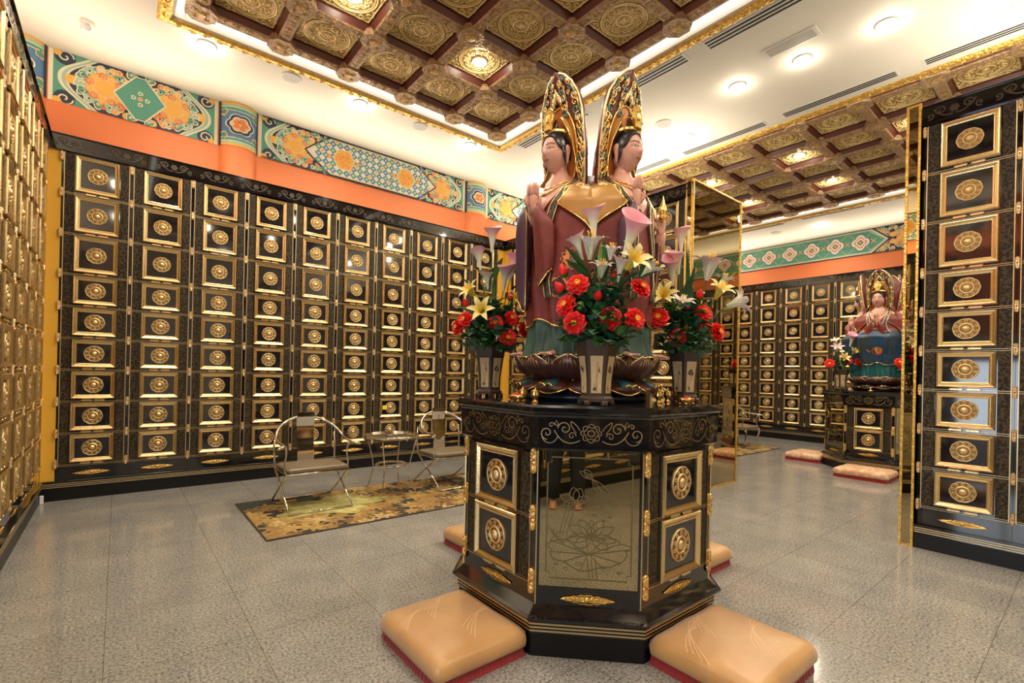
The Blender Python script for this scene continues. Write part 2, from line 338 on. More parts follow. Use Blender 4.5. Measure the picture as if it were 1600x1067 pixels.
def wing(P, u0, u1, y0, y1, d, rnd, L=1):
    """cloud filled end piece; d=+1: its point faces left at u0"""
    tip, far = (u0, u1) if d > 0 else (u1, u0); W = abs(u1-u0); H = y1-y0; cy = (y0+y1)/2
    P.rect(u0, y0, u1, y1, 'teal', L)
    for sy in (1, -1):                                        # corner curls outside the point
        cx_, cc = tip+d*.09, cy+sy*(H/2-.05)
        P.disc(cx_, cc, .085, 'navy', L); P.stroke(spiral(cx_, cc, .07, 0, 1.2, sy*d), .014, 'cream', L+1); P.disc(tip+d*.03, cy+sy*(H/2-.02), .035, 'amber', L+1)
    ends(P, tip+d*.035, y0-.1, y1+.1, d, .30, far, [(.03, 'cream'), (.03, 'teal_light'), (.02, 'cream'), (.0, 'navy')], L+1)
    P.flower(tip+d*.14, cy, .055, 6, 'amber', L+7, .25)
    fx = tip+d*.41
    for i in range(13):                                        # teal and cream clouds around the focus
        t = (i/12*1.7-.85)*pi; x = fx-d*.20*cos(t)*1.0; y = cy+.19*sin(t)
        cloud(P, x, y, .052, t*2+i, 'teal' if i % 2 else 'teal_light', 'navy' if i % 3 else 'amber', L+7)
    for i in range(16):
        u = tip+d*(.30+.0+(abs(far-tip)-.34)*((i*7) % 16)/15); y = cy+(1 if i % 2 else -1)*(.10+.13*((i*5) % 7)/6); P.disc(u, y, .042, ('coral', 'amber', 'peach')[i % 3], L+8, 9); P.stroke(spiral(u, y, .034, i, 1.15, 1 if i % 3 else -1, 8), .010, 'cream' if i % 2 else 'coral', L+9)
    P.disc(fx, cy, .155, 'peach', L+10, 18)
    for i in range(11):
        t = 2*pi*i/11; P.disc(fx+.13*cos(t), cy+.13*sin(t), .040, 'coral' if i % 2 else 'amber', L+11, 8); P.stroke(spiral(fx+.13*cos(t), cy+.13*sin(t), .032, t+2, 1.1, 1, 8), .009, 'peach', L+12)
    P.disc(fx, cy, .085, 'amber', L+13, 14)
    s = fx+d*.17                                               # two arms that run towards the middle field
    n = max(2, int((abs(far-s))/.085))
    for i in range(n):
        u = s+d*(i+.5)*abs(far-s)/n
        for sy in (1, -1):
            y = cy+sy*(.07+.15*min(1, i/n*1.2)); P.disc(u, y, .055, 'coral' if i % 2 else 'amber', L+9, 9)
            P.stroke(spiral(u, y, .04, i, 1.1, sy, 8), .011, 'peach', L+10); cloud(P, u+d*.02, cy+sy*(.235-.05*(i % 2)), .046, i*2.2, 'teal', 'cream', L+11)
            if i > 0: cloud(P, u, cy+sy*.055*(1+i*.45), .038, i*1.7, 'navy', 'teal_light', L+12)
def border(P, u0, u1, y0, y1):
    P.rect(u0, y0, u1, y0+.012, 'navy', 24, 1); P.rect(u0, y1-.012, u1, y1, 'navy', 24, 1)
FZ0, FZ1 = 4.115, 4.646
def frieze_diamond(P, u0, u1):        # teal panel with a four petal diamond
    W = u1-u0; m_ = (u0+u1)/2; cy = (FZ0+FZ1)/2; P.rect(u0, FZ0, u1, FZ1, 'cream', 0)
    a = u0+.035; b = u1-.035; hw = (b-a)/2
    wing(P, a, a+hw, FZ0, FZ1, 1, 0); wing(P, a+hw, b, FZ0, FZ1, -1, 0)
    P.fill([(m_-.24, cy), (m_-.05, cy+.24), (m_+.05, cy+.24), (m_+.24, cy), (m_+.05, cy-.24), (m_-.05, cy-.24)], 'cream', 17)
    P.fill([(m_-.22, cy), (m_-.04, cy+.23), (m_+.04, cy+.23), (m_+.22, cy), (m_+.04, cy-.23), (m_-.04, cy-.23)], 'teal', 18)
    for t in range(4):
        x, y = m_+.062*cos(t*pi/2), cy+.062*sin(t*pi/2); P.flower(x, y, .024, 3, 'cream', 19); P.disc(x, y, .012, 'teal', 20, 8)
    P.disc(m_, cy, .022, 'peach', 19, 10); P.disc(m_, cy, .014, 'coral', 20, 10)
def frieze_mosaic(P, u0, u1):         # two wings and a long mosaic field with two round gold dragons' clouds
    P.rect(u0, FZ0, u1, FZ1, 'cream', 0); a = u0+.04; b = u1-.04; cy = (FZ0+FZ1)/2
    wing(P, a, a+.78, FZ0, FZ1, 1, 0); wing(P, b-.78, b, FZ0, FZ1, -1, 0)
    def hexa(e, mt, L): P.fill([(a+.52+e, cy), (a+.60+e, cy+.07), (a+.84+e, FZ1-e*.7), (b-.84-e, FZ1-e*.7), (b-.60-e, cy+.07), (b-.52-e, cy), (b-.60-e, cy-.07), (b-.84-e, FZ0+e*.7), (a+.84+e, FZ0+e*.7), (a+.60+e, cy-.07)], mt, L)
    hexa(0, 'navy', 17); hexa(.03, 'cream', 18); hexa(.085, 'white', 19)
    q = .098; nx = int((b-a-1.25)/q)
    x0 = (a+b)/2-(nx-1)*q/2
    for i in range(nx):
        for j in range(-2, 3):
            x = x0+i*q; y = cy+j*q*.93
            lim = .155 if i in (0, nx-1) else .21
            if abs(y-cy) > lim: continue
            c1 = 'teal' if (i+j) % 2 else 'blue'; e = q*.46
            P.fill([(x-e*1.15, y), (x, y+e*1.15), (x+e*1.15, y), (x, y-e*1.15)], c1, 20)
            P.stroke([(x-e*.35, y-e*.35), (x+e*.35, y+e*.35)], .009, 'cream', 21); P.stroke([(x-e*.35, y+e*.35), (x+e*.35, y-e*.35)], .009, 'cream', 21)
            if (i*2+j) % 3 == 0: P.flower(x+q/2, y+q*.46, .022, 5, 'amber', 22)
    for k in (-1, 1):
        x = (a+b)/2+k*.48; P.flower(x, cy, .155, 6, 'cream', 22, .12); P.flower(x, cy, .142, 6, 'amber', 23, .12)
        for t in range(6): P.stroke(spiral(x+.075*cos(t*1.05+k), cy+.075*sin(t*1.05+k), .042, t, 1.1, 1 if t % 2 else -1, 9), .012, 'coral', 24)
        P.stroke(spiral(x, cy, .05, 0, 1.2), .014, 'coral', 24)
        for s_ in (-1, 1): P.disc(x+s_*.205, cy, .03, 'coral', 23, 10); P.disc(x+s_*.205, cy, .02, 'amber', 24, 10)
    border(P, a, b, FZ0, FZ1)
def frieze_lozenge(P, u0, u1, n):     # green field of white star diamonds between pointed ends, cloud wings outside
    P.rect(u0, FZ0, u1, FZ1, 'cream', 0); a = u0+.04; b = u1-.04; cy = (FZ0+FZ1)/2; W = .95
    wing(P, a, a+W, FZ0, FZ1, 1, 0); wing(P, b-W, b, FZ0, FZ1, -1, 0)
    def hexa(e, mt, L): P.fill([(a+W-.28+e, cy), (a+W+e, FZ1-e*.5), (b-W-e, FZ1-e*.5), (b-W+.28-e, cy), (b-W-e, FZ0+e*.5), (a+W+e, FZ0+e*.5)], mt, L)
    hexa(0, 'navy', 17); hexa(.03, 'cream', 18); hexa(.06, 'teal_light', 19); hexa(.10, 'teal', 20)
    q = (b-a-2*W)/n
    for i in range(n):
        x = a+W+q*(i+.5); e = .185
        for L, s_, mt in ((21, 1.0, 'navy'), (22, .92, 'white'), (23, .62, 'coral'), (24, .50, 'white'), (25, .28, 'navy'), (26, .17, 'amber')):
            P.flower(x, cy, e*s_, 4, mt, L, .30)
        for sx in (-1, 1): P.stroke([(x+sx*q*.5-.05, cy+.05), (x+sx*q*.5+.05, cy-.05)], .014, 'amber', 21); P.stroke([(x+sx*q*.5-.05, cy-.05), (x+sx*q*.5+.05, cy+.05)], .014, 'amber', 21)
        P.stroke([(x-q/2, FZ0+.04), (x, cy+.0), (x+q/2, FZ0+.04)], .008, 'amber', 21); P.stroke([(x-q/2, FZ1-.04), (x, cy), (x+q/2, FZ1-.04)], .008, 'amber', 21)
    border(P, a, b, FZ0, FZ1)
def frieze_band(fn, f, name, u0, u1, *a):
    mb = MB(); P = Paint(mb, f, u0, u1, FZ0, FZ1); fn(P, u0, u1, *a); return struct(mb.build(name))
fb = lambda u, v, o: (u, RY1-.002-o, v)
frieze_band(frieze_diamond, fb, 'trim_1', -.612, .885)
frieze_band(frieze_mosaic, fb, 'trim_2', 1.33, 4.49)
frieze_band(frieze_mosaic, fb, 'trim_3', 4.93, 8.1)
ff = lambda u, v, o: (RX1-.002-o, -u, v)
frieze_band(frieze_lozenge, ff, 'trim_4', -6.9, -2.1, 6)
frieze_band(frieze_lozenge, ff, 'trim_5', -2.1, 2.7, 6)
fl = lambda u, v, o: (RX0+.002+o, u, v)
frieze_band(frieze_diamond, fl, 'trim_6', 4.9, 6.4); frieze_band(frieze_mosaic, fl, 'trim_7', 1.3, 4.5)
# rounded columns that stand out of the back wall above the cabinets
def column(n, x0, x1, dep=.13):
    h = (x1-x0)/2; R = (h*h+dep*dep)/(2*dep); xc = (x0+x1)/2; A = math.asin(h/R)
    def f(u, v, o):
        t = (u-xc)/h*A; return (xc+(R+o)*sin(t), RY1+(R-dep)-(R+o)*cos(t), v)
    mb = MB(); N = 14
    mb.loft([[f(x0+(x1-x0)*i/N, z, 0) for i in range(N+1)] for z in (3.66, FZ0)], 'orange_paint', False, False, True)
    mb.loft([[f(x0+(x1-x0)*i/N, z, 0) for i in range(N+1)] for z in (FZ0, ZC)], 'blue', False, False, True)
    P = Paint(mb, f, x0+.002, x1-.002, FZ0, FZ1, base=.001); W = x1-x0
    P.rect(x0, FZ0, x0+.03, FZ1, 'navy', 6, 2); P.rect(x1-.03, FZ0, x1, FZ1, 'navy', 6, 2)
    for a, b_ in ((FZ0, 1), (FZ1, -1)):
        for k, (d, mt) in enumerate(((.105, 'cream'), (.095, 'teal'), (.065, 'cream'), (.055, 'teal_light'), (.03, 'amber'))): P.rect(x0, min(a, a+b_*d), x1, max(a, a+b_*d), mt, 1+k, 8)
        for s_ in (-1, 1): P.flower(xc+s_*(h-.05), a+b_*.125, .05, 5, 'peach', 1); P.flower(xc+s_*(h-.06), a+b_*.125, .03, 5, 'teal', 2)
    cy = (FZ0+FZ1)/2
    for L, r, mt in ((6, .135, 'cream'), (7, .122, 'navy'), (8, .095, 'white'), (9, .082, 'peach')): P.flower(xc, cy, r, 6, mt, L, .16)
    for i in range(5): P.disc(xc+.045*cos(i*2*pi/5), cy+.045*sin(i*2*pi/5), .027, 'coral', 10, 8)
    P.disc(xc, cy, .018, 'amber', 11, 8)
    struct(mb.build('trim_%d' % n))
column(8, .90, 1.32); column(9, 4.50, 4.92); column(10, -1.08, -.625)

# ================================================================== coffered ceilings
def build_tile():
    mb = MB(); h = .255
    mb.box((-h, -h, 0), (h, h, .02), 'tile_base')
    f = lambda u, v, o: (u, -v, -o)
    def ring(r, w_, mt='tile_relief', n=36): mb.tube([(r*cos(2*pi*i/n), r*sin(2*pi*i/n), -.001) for i in range(n)], w_, mt, 5, True)
    mb.tube([(-h+.012, -h+.012, 0), (h-.012, -h+.012, 0), (h-.012, h-.012, 0), (-h+.012, h-.012, 0)], .008, 'tile_relief', 4, True)
    ring(.215, .007); ring(.195, .0035); ring(.075, .006)
    mb.tube([(.034*cos(a)*1.1, .034*sin(a)*1.1, -.002) for a in [pi/4+i*pi/2 for i in range(4)]], .006, 'tile_relief', 5, True)
    mb.sphere((0, 0, 0), (.02, .02, .01), 'tile_relief', 4)
    for i in range(8):
        a = 2*pi*i/8+pi/8; ca, sa = cos(a), sin(a); r0 = .135
        for s_ in (-1, 1):
            sp = spiral(0, 0, .036, -s_*pi/2, 1.15, s_, 9); mb.tube([(ca*(r0+x)-sa*(y+s_*.026), sa*(r0+x)+ca*(y+s_*.026), -.002) for x, y in sp], .0055, 'tile_relief', 4)
        mb.sphere((ca*.105, sa*.105, 0), (.012, .012, .008), 'tile_relief', 3)
    for i in range(4):
        a = pi/4+i*pi/2; ca, sa = cos(a), sin(a)
        for rr, q, ww in ((.255, .045, .006), (.285, .028, .005)):
            for s_ in (-1, 1):
                sp = spiral(0, 0, q, s_*pi*.5, 1.1, -s_, 8); mb.tube([(ca*(rr+x)-sa*(y+s_*q), sa*(rr+x)+ca*(y+s_*q), -.002) for x, y in sp], ww, 'tile_relief', 4)
        for s_ in (-1, 1):
            c_ = (ca*.235-sa*s_*.095, sa*.235+ca*s_*.095); mb.tube([(c_[0]+x, c_[1]+y, -.001) for x, y in spiral(0, 0, .02, a+s_, 1.1, s_, 7)], .004, 'tile_relief', 4)
    return mb
tile_src = build_tile()
_t = tile_src.build('carved_tile'); TILE_ME = _t.data; bpy.data.objects.remove(_t)
def coffer(x0, x1, lab):
    t = thing('coffered_ceiling', lab, 'ceiling', (0, 0, ZC))
    z0, zt = .02, TILE_Z-ZC
    mb = MB()                                                    # lid above the tiles
    mb.box((x0-.02, CY0-.02, zt+.06), (x1+.02, CY1+.02, zt+.10), 'mahogany'); mb.build('backing_board', t)
    nk = 9; gx0, gy1 = x0+.206, CY1-.206; gx1 = gx0+5*TP; gy0 = gy1-nk*TP
    # beams: carved under side with dark mahogany sides
    mb = MB(); bw = .058; tw = .082
    def beam(ax, a0, a1, c_):
        prof = [(-tw, zt+.02), (-tw, zt-.02), (-bw, z0+.012), (-bw+.012, z0), (bw-.012, z0), (bw, z0+.012), (tw, zt-.02), (tw, zt+.02)]
        for i in range(len(prof)-1):
            (p, q), (p2, q2) = prof[i], prof[i+1]; mt = 'carved_wood' if i in (2, 3, 4) else 'mahogany'
            vs = [(a0, c_+p, q), (a1, c_+p, q), (a1, c_+p2, q2), (a0, c_+p2, q2)] if ax == 'x' else [(c_+p, a0, q), (c_+p, a1, q), (c_+p2, a1, q2), (c_+p2, a0, q2)]
            mb.add(vs, [(0, 1, 2, 3)], mt)
    for i in range(6): beam('y', gy0-.1, gy1+.1, gx0+i*TP)
    for k in range(nk+1): beam('x', gx0-.1, gx1+.1, gy0+k*TP)
    for i in range(6):                                            # key pattern relief under the beams
        for k in range(nk*6):
            y = gy0+(k+.5)*TP/6
            if k % 6 not in (0, 5): mb.box((gx0+i*TP-.034, y-.036, z0-.004), (gx0+i*TP+.034, y+.036, z0+.001), 'carved_wood'); mb.tube([(gx0+i*TP+x, y+yy, z0-.004) for x, yy in ((-.02, .02), (.02, .02), (.02, -.02), (-.008, -.02), (-.008, .004))], .005, 'tile_base', 4)
    for k in range(nk+1):
        for i in range(30):
            x = gx0+(i+.5)*TP/6
            if i % 6 not in (0, 5): mb.box((x-.036, gy0+k*TP-.034, z0-.004), (x+.036, gy0+k*TP+.034, z0+.001), 'carved_wood'); mb.tube([(x+xx, gy0+k*TP+y, z0-.004) for xx, y in ((-.02, .02), (.02, .02), (.02, -.02), (-.008, -.02), (-.008, .004))], .005, 'tile_base', 4)
    mb.build('beam_grid', t)
    mb = MB()                                                     # crossing bosses
    for i in range(6):
        for k in range(nk+1):
            X, Y = gx0+i*TP, gy0+k*TP; r = .125
            pts = [(X+r*(1 if j in (0, 7) else .45 if j in (1, 6) else -.45 if j in (2, 5) else -1)*1.0, Y+r*(.45 if j in (0, 3) else 1 if j in (1, 2) else -.45 if j in (4, 7) else -1)) for j in range(8)]
            mb.prism(pts, z0-.016, z0+.05, 'carved_wood'); mb.sphere((X, Y, z0-.016), (.05, .05, .012), 'tile_base', 5)
            for a in range(4): mb.tube([(X+.065*cos(a*pi/2+pi/4)+x, Y+.065*sin(a*pi/2+pi/4)+y, z0-.016) for x, y in spiral(0, 0, .024, a, 1.1, 1, 7)], .006, 'tile_base', 4)
    mb.build('crossing_boss', t)
    for i in range(5):
        for k in range(nk):
            o = bpy.data.objects.new('carved_tile', TILE_ME); COL.objects.link(o); o.parent = t; o.location = (gx0+TP*(i+.5), gy1-TP*(k+.5), zt)
    # mahogany margin between tile and beam, wall of the recess, cove strip
    mb = MB()
    for i in range(5):
        for k in range(nk):
            X, Y = gx0+TP*(i+.5), gy1-TP*(k+.5); a, b_ = .25, .30
            for s_ in (-1, 1): mb.box((X+s_*a if s_ > 0 else X-b_, Y-b_, zt+.004), (X+b_ if s_ > 0 else X-a, Y+b_, zt+.02), 'mahogany'); mb.box((X-a, Y+a if s_ > 0 else Y-b_, zt+.004), (X+a, Y+b_ if s_ > 0 else Y-a, zt+.02), 'mahogany')
    mb.build('tile_margin', t)
    mb = MB(); e = .02
    for (a, b_) in (((x0, CY0), (x0+e, CY1)), ((x1-e, CY0), (x1, CY1)), ((x0+e, CY0), (x1-e, CY0+e)), ((x0+e, CY1-e), (x1-e, CY1))): mb.box((*a, .004), (*b_, zt+.06), 'white_trim')
    mb.build('cove_wall', t)
    mb = MB(); g = .11
    for (a, b_) in (((x0+.03, CY0+.03), (x0+g-.02, CY1-.03)), ((x1-g+.02, CY0+.03), (x1-.03, CY1-.03)), ((x0+g, CY0+.03), (x1-g, CY0+g-.02)), ((x0+g, CY1-g+.02), (x1-g, CY1-.03))): mb.box((*a, .055), (*b_, .065), 'cove_glow')
    mb.build('cove_light_strip', t)
    # carved gold moulding around the opening
    mb = MB(); prof = [(.0, .0), (.0, -.012), (.018, -.03), (.05, -.034), (.085, -.022), (.105, -.010), (.11, 0)]
    def ringp(o, z): return [(x0-o, CY0-o, z), (x1+o, CY0-o, z), (x1+o, CY1+o, z), (x0-o, CY1+o, z)]
    mb.loft([ringp(p, q) for p, q in prof], 'moulding_gold', True, False, False)
    L = []
    n = int((CY1-CY0)/.11)
    for i in range(n):
        for X, s_ in ((x0-.055, 1), (x1+.055, -1)):
            y = CY0+(i+.5)*(CY1-CY0)/n; mb.tube([(X+xx*.8, y+yy, -.033) for xx, yy in spiral(0, 0, .036, 0, 1.1, s_ if i % 2 else -s_, 7)], .006, 'gold_carved', 4)
    n = int((x1-x0)/.11)
    for i in range(n):
        for Y in (CY0-.055, CY1+.055):
            x = x0+(i+.5)*(x1-x0)/n; mb.tube([(x+xx, Y+yy*.8, -.033) for xx, yy in spiral(0, 0, .036, 0, 1.1, 1 if i % 2 else -1, 7)], .006, 'gold_carved', 4)
    mb.build('gold_moulding', t)
    return t
coffer(CX0, CX1, 'gold and brown coffered ceiling panel right above the large altar')
coffer(FX0, FX1, 'brown coffered ceiling panel over the hall beyond the partition')

# ------------------------------------------------------------------ ceiling fittings
dl = None
def downlight(x, y, z, lab, grp):
    global dl
    if dl is None:
        dl = thing('downlight', lab, 'ceiling light', (x, y, z), 0, grp)
        MB().lathe([(.075, 0), (.085, -.004), (.085, -.010), (.065, -.012), (.06, -.004)], 24, 'white_trim', caps=False).build('rim', dl)
        MB().lathe([(.001, -.006), (.066, -.006)], 20, 'lamp_glow', caps=False).build('lamp_lens', dl)
        return dl
    return dup(dl, (x, y, z), 0, lab, grp)
names_rd = ['over the left end of the long cabinet wall', 'over the middle of the long cabinet wall', 'over the right end of the long cabinet wall',
            'beside the rectangular ceiling grille', 'to the right of the rectangular ceiling grille', 'left of the rectangular ceiling grille, towards the statue',
            'between the round speaker and the far coffered panel', 'at the far right edge of the white ceiling', 'above the inner cabinet wall behind the statue', 'in front of the far painted frieze',
            'in the far hall towards its near end', 'in the far hall in the corner behind the partition', 'along the left cabinet wall', 'above the photographer', 'near the front wall between the halls', 'near the front wall of the first hall', 'near the front wall of the far hall']
for (x, y), nm in zip(ROOM_DOWN, names_rd): downlight(x, y, ZC, 'round downlight in the white ceiling '+nm, 'downlights in the white ceiling')
for (i, k) in TILE_DOWN_NEAR: downlight(*tile_xy(CX0, i, k), TILE_Z-.008, 'downlight in the near gold coffers, %s row from the back, %s from the left' % (ORD[k], ORD[i]), 'downlights in the near coffer tiles')
for (i, k) in TILE_DOWN_FAR: downlight(*tile_xy(FX0, i, k), TILE_Z-.008, 'downlight in the far coffers, %s row from the back, %s from the left' % (ORD[k], ORD[i]), 'downlights in the far coffer tiles')
def round_speaker(x, y, lab):
    t = thing('ceiling_speaker', lab, 'speaker', (x, y, ZC), 0, 'round ceiling speakers')
    MB().lathe([(.10, 0), (.105, -.008), (.098, -.014), (.09, -.012)], 28, 'white_trim', caps=False).build('rim', t)
    MB().lathe([(.001, -.011), (.09, -.011)], 24, 'vent_grey', caps=False).build('grille', t)
for x, y, lab in ((1.433, 5.755, 'round grey ceiling speaker left of the middle above the long cabinet wall'), (3.029, 5.75, 'round grey ceiling speaker above the right part of the long cabinet wall'),
                  (5.352, 3.595, 'round grey ceiling speaker to the right of the statue'), (11.2, 4.6, 'round ceiling speaker in front of the far painted frieze')): round_speaker(x, y, lab)
def slot(x, y0, y1, lab, w_=.15, n=3):
    t = thing('slot_diffuser', lab, 'air vent', (x, (y0+y1)/2, ZC), 0, 'slot air diffusers'); h = (y1-y0)/2
    mb = MB(); mb.box((-w_/2, -h, -.006), (w_/2, h, -.001), 'white_trim'); mb.build('frame', t)
    mb = MB()
    for i in range(n): c_ = (i-(n-1)/2)*w_/(n+.3); mb.box((c_-.012, -h+.02, -.008), (c_+.012, h-.02, -.0062), 'vent_dark')
    mb.build('slots', t)
for x, a, b_, lab in ((4.40, 1.3, 2.50, 'slot air diffuser beside the near coffered panel, right of the statue halo'), (4.40, 2.70, 3.75, 'slot air diffuser beside the near coffered panel, behind the right halo'),
                      (4.40, 4.05, 5.30, 'slot air diffuser beside the near coffered panel, left of the left halo'),
                      (6.27, .1, 1.19, 'slot air diffuser beside the far coffered panel at the right edge'), (6.27, 1.39, 2.53, 'slot air diffuser beside the far coffered panel, second from the right edge'),
                      (6.29, 2.73, 3.89, 'slot air diffuser beside the far coffered panel, third from the right edge'), (6.29, 4.1, 5.2, 'slot air diffuser beside the far coffered panel, just right of the statue'),
                      (10.62, 4.2, 5.2, 'slot air diffuser by the far edge of the far coffers, left one'), (10.6, 2.8, 3.9, 'slot air diffuser by the far edge of the far coffers, middle one'), (10.55, 1.5, 2.58, 'slot air diffuser by the far edge of the far coffers, right one')):
    slot(x, a, b_, lab, .16 if x < 5 else .13)
t = thing('air_grille', 'rectangular grey ceiling grille between the two coffered panels', 'air vent', (4.96, 1.94, ZC))
MB().box((-.09, -.24, -.008), (.09, .24, -.001), 'white_trim').build('frame', t)
mb = MB(); mb.box((-.065, -.21, -.010), (.065, .21, -.0085), 'vent_grey')
for i in range(5): mb.box((-.06+i*.028, -.21, -.013), (-.054+i*.028, .21, -.010), 'white_trim')
mb.build('louvres', t)
t = thing('security_camera', 'small white dome security camera on the ceiling in the left corner', 'camera', (-.285, 6.137, ZC), radians(200))
MB().lathe([(.001, 0), (.055, 0), (.055, -.012), (.035, -.028), (.001, -.03)], 20, 'plastic_white').build('mount', t)
mb = MB(); M = Matrix.Translation((.01, -.03, -.045)) @ Matrix.Rotation(radians(75), 4, 'X'); mb.lathe([(.001, -.05), (.03, -.048), (.034, .03), (.03, .045), (.001, .046)], 18, 'plastic_white', M); mb.build('housing', t)
MB().lathe([(.001, .047), (.02, .047), (.019, .052), (.001, .055)], 16, 'lacquer', Matrix.Translation((.01, -.03, -.045)) @ Matrix.Rotation(radians(75), 4, 'X')).build('lens', t)
# ================================================================== niche cabinets
def frame_mesh(w_, h_, low=False):
    mb = MB(); prof = [(0, 0), (0, .018), (.006, .026), (.014, .024), (.030, .012), (.034, .016), (.040, .014), (.040, .002)]
    def r(i, d): return [(-w_/2+i, -d, -h_/2+i), (w_/2-i, -d, -h_/2+i), (w_/2-i, -d, h_/2-i), (-w_/2+i, -d, h_/2-i)]
    mb.loft([r(i, d) for i, d in prof], 'gold', True, False, False); return mb
def medallion_mesh(R=.084, N=10):
    mb = MB(); n = 40
    def rad(r, sc, a): return r*(1-.028*sc+.028*sc*abs(cos(a*N/2)))
    prof = [(1.0, 0, 1), (1.0, .007, 1), (.95, .010, 1), (.90, .006, .6), (.58, .006, .2), (.52, .012, 0), (.46, .013, 0), (.42, .007, 0), (.30, .008, 0), (.24, .016, 0), (.10, .020, 0)]
    rr = [[(rad(R*r, sc, 2*pi*j/n)*cos(2*pi*j/n), -d, rad(R*r, sc, 2*pi*j/n)*sin(2*pi*j/n)) for j in range(n)] for r, d, sc in prof]
    for a, b, mt in ((0, 3, 'gold_dull'), (3, 4, 'gold_recess'), (4, 7, 'gold_dull'), (7, 8, 'gold_recess'), (8, 10, 'gold_dull')): mb.loft(rr[a:b+1][::-1], mt, True, False, True)
    mb.add([(0, -.021, 0)]+[(R*.1*cos(2*pi*j/10), -.020, R*.1*sin(2*pi*j/10)) for j in range(10)], [(0, 1+(j+1) % 10, 1+j) for j in range(10)], 'gold_dull', True)
    for i in range(N):
        a = 2*pi*(i+.5)/N; mb.tube([(R*.74*cos(a)+R*.105*cos(t), -.008, R*.74*sin(a)+R*.105*sin(t)) for t in [2*pi*q/7 for q in range(7)]], .0032, 'gold_dull', 4, True)
    return mb
def latch_mesh(w_=.092):
    mb = MB(); p = [(-w_/2, 0), (-w_/2+.010, -.0095), (w_/2-.010, -.0095), (w_/2, 0), (w_/2-.010, .0095), (-w_/2+.010, .0095)]
    mb.loft([[(x, 0, z) for x, z in p], [(x, -.012, z) for x, z in p], [(x*.93, -.016, z*.7) for x, z in p]], 'gold', True, True, False); return mb
def clasp_mesh(h=.095, w_=.027, cm='clasp'):
    mb = MB(); p = []
    for s_ in (-1, 1):
        for i in range(7): a = pi*i/6; p.append((s_*w_/2*cos(a), s_*(h/2-w_/2)+s_*w_/2*sin(a)))
    mb.loft([[(x, 0, z) for x, z in p], [(x, -.012, z) for x, z in p], [(x*.75, -.017, z*.93) for x, z in p]], cm, True, True, False)
    for z in (-h*.28, h*.28): mb.tube([(w_*.28*cos(t), -.018, z+w_*.28*sin(t)) for t in [2*pi*q/8 for q in range(8)]], .003, cm, 4, True)
    mb.sphere((0, -.018, 0), (.006, .004, .006), 'ruby', 4); return mb
def ornament_mesh(L=.30, H=.040):
    mb = MB(); n = 16
    for sgn in (-1, 1):
        for r in range(2):
            mb.tube([(L/2*t*(1-.06*r), -.004, sgn*(H/2)*(1-abs(t)**1.5)*(1-.45*r)*(1+.18*sin(t*22))) for t in [-1+2*i/n for i in range(n+1)]], .0033, 'gold_bright', 4)
    for i in range(9):
        x = (i-4)*L/11.5; q = H*.24*(1-abs(i-4)/6.5); mb.tube([(x+q*cos(t), -.006, q*sin(t)) for t in [2*pi*k/8 for k in range(8)]], .003, 'gold_bright', 4, True)
    mb.sphere((0, -.006, 0), (.014, .006, .014), 'gold_bright', 5)
    mb.fill = None
    mb.prism([(L*.46*c_, H*.36*s_) for c_, s_ in [(-1, 0), (-.5, -.8), (0, -1), (.5, -.8), (1, 0), (.5, .8), (0, 1), (-.5, .8)]], 0, .002, 'gold_carved', Matrix.Rotation(radians(90), 4, 'X'))
    return mb
def keep(mb, name): o = mb.build(name); COL.objects.unlink(o); return o
SRC = dict(frame_t=keep(frame_mesh(.355, .368), 'frame'), frame_l=keep(frame_mesh(.355, .285), 'frame'), med=keep(medallion_mesh(), 'medallion'),
           latch=keep(latch_mesh(), 'latch'), clasp=keep(clasp_mesh(), 'clasp'), orn=keep(ornament_mesh(), 'plinth_ornament'))
def door_mesh(h):
    mb = MB(); mb.box((-.175, -.008, -h/2), (.175, .0, h/2), 'door_black'); mb.sphere((.115, -.009, -h/2+.062), (.004, .003, .004), 'ruby', 3); return mb
SRC['door_t'] = keep(door_mesh(.36), 'door'); SRC['door_l'] = keep(door_mesh(.28), 'door')
BZ = .205; TZ = 3.585
SRC['strip'] = keep(MB().box((-.036, -.0045, .352), (.036, 0, TZ-.01), 'granite_strip'), 'granite_strip')
def lines_mesh():
    mb = MB()
    for sx in (-1, 1): mb.box((sx*.2615-.003, -.010, .345), (sx*.2615+.003, 0, TZ-.01), 'gold_line')
    for zc, h in ROWS:
        for d in (-1, 1): mb.box((-.258, -.005, zc-h/2+d*.0075-.0015), (.258, 0, zc-h/2+d*.0075+.0015), 'gold_line')
    return mb
SRC['lines'] = keep(lines_mesh(), 'gold_beading')
SRC['body'] = keep(MB().box((-CP/2+.001, 0, BZ), (CP/2-.001, .09, TZ), 'lacquer'), 'body')
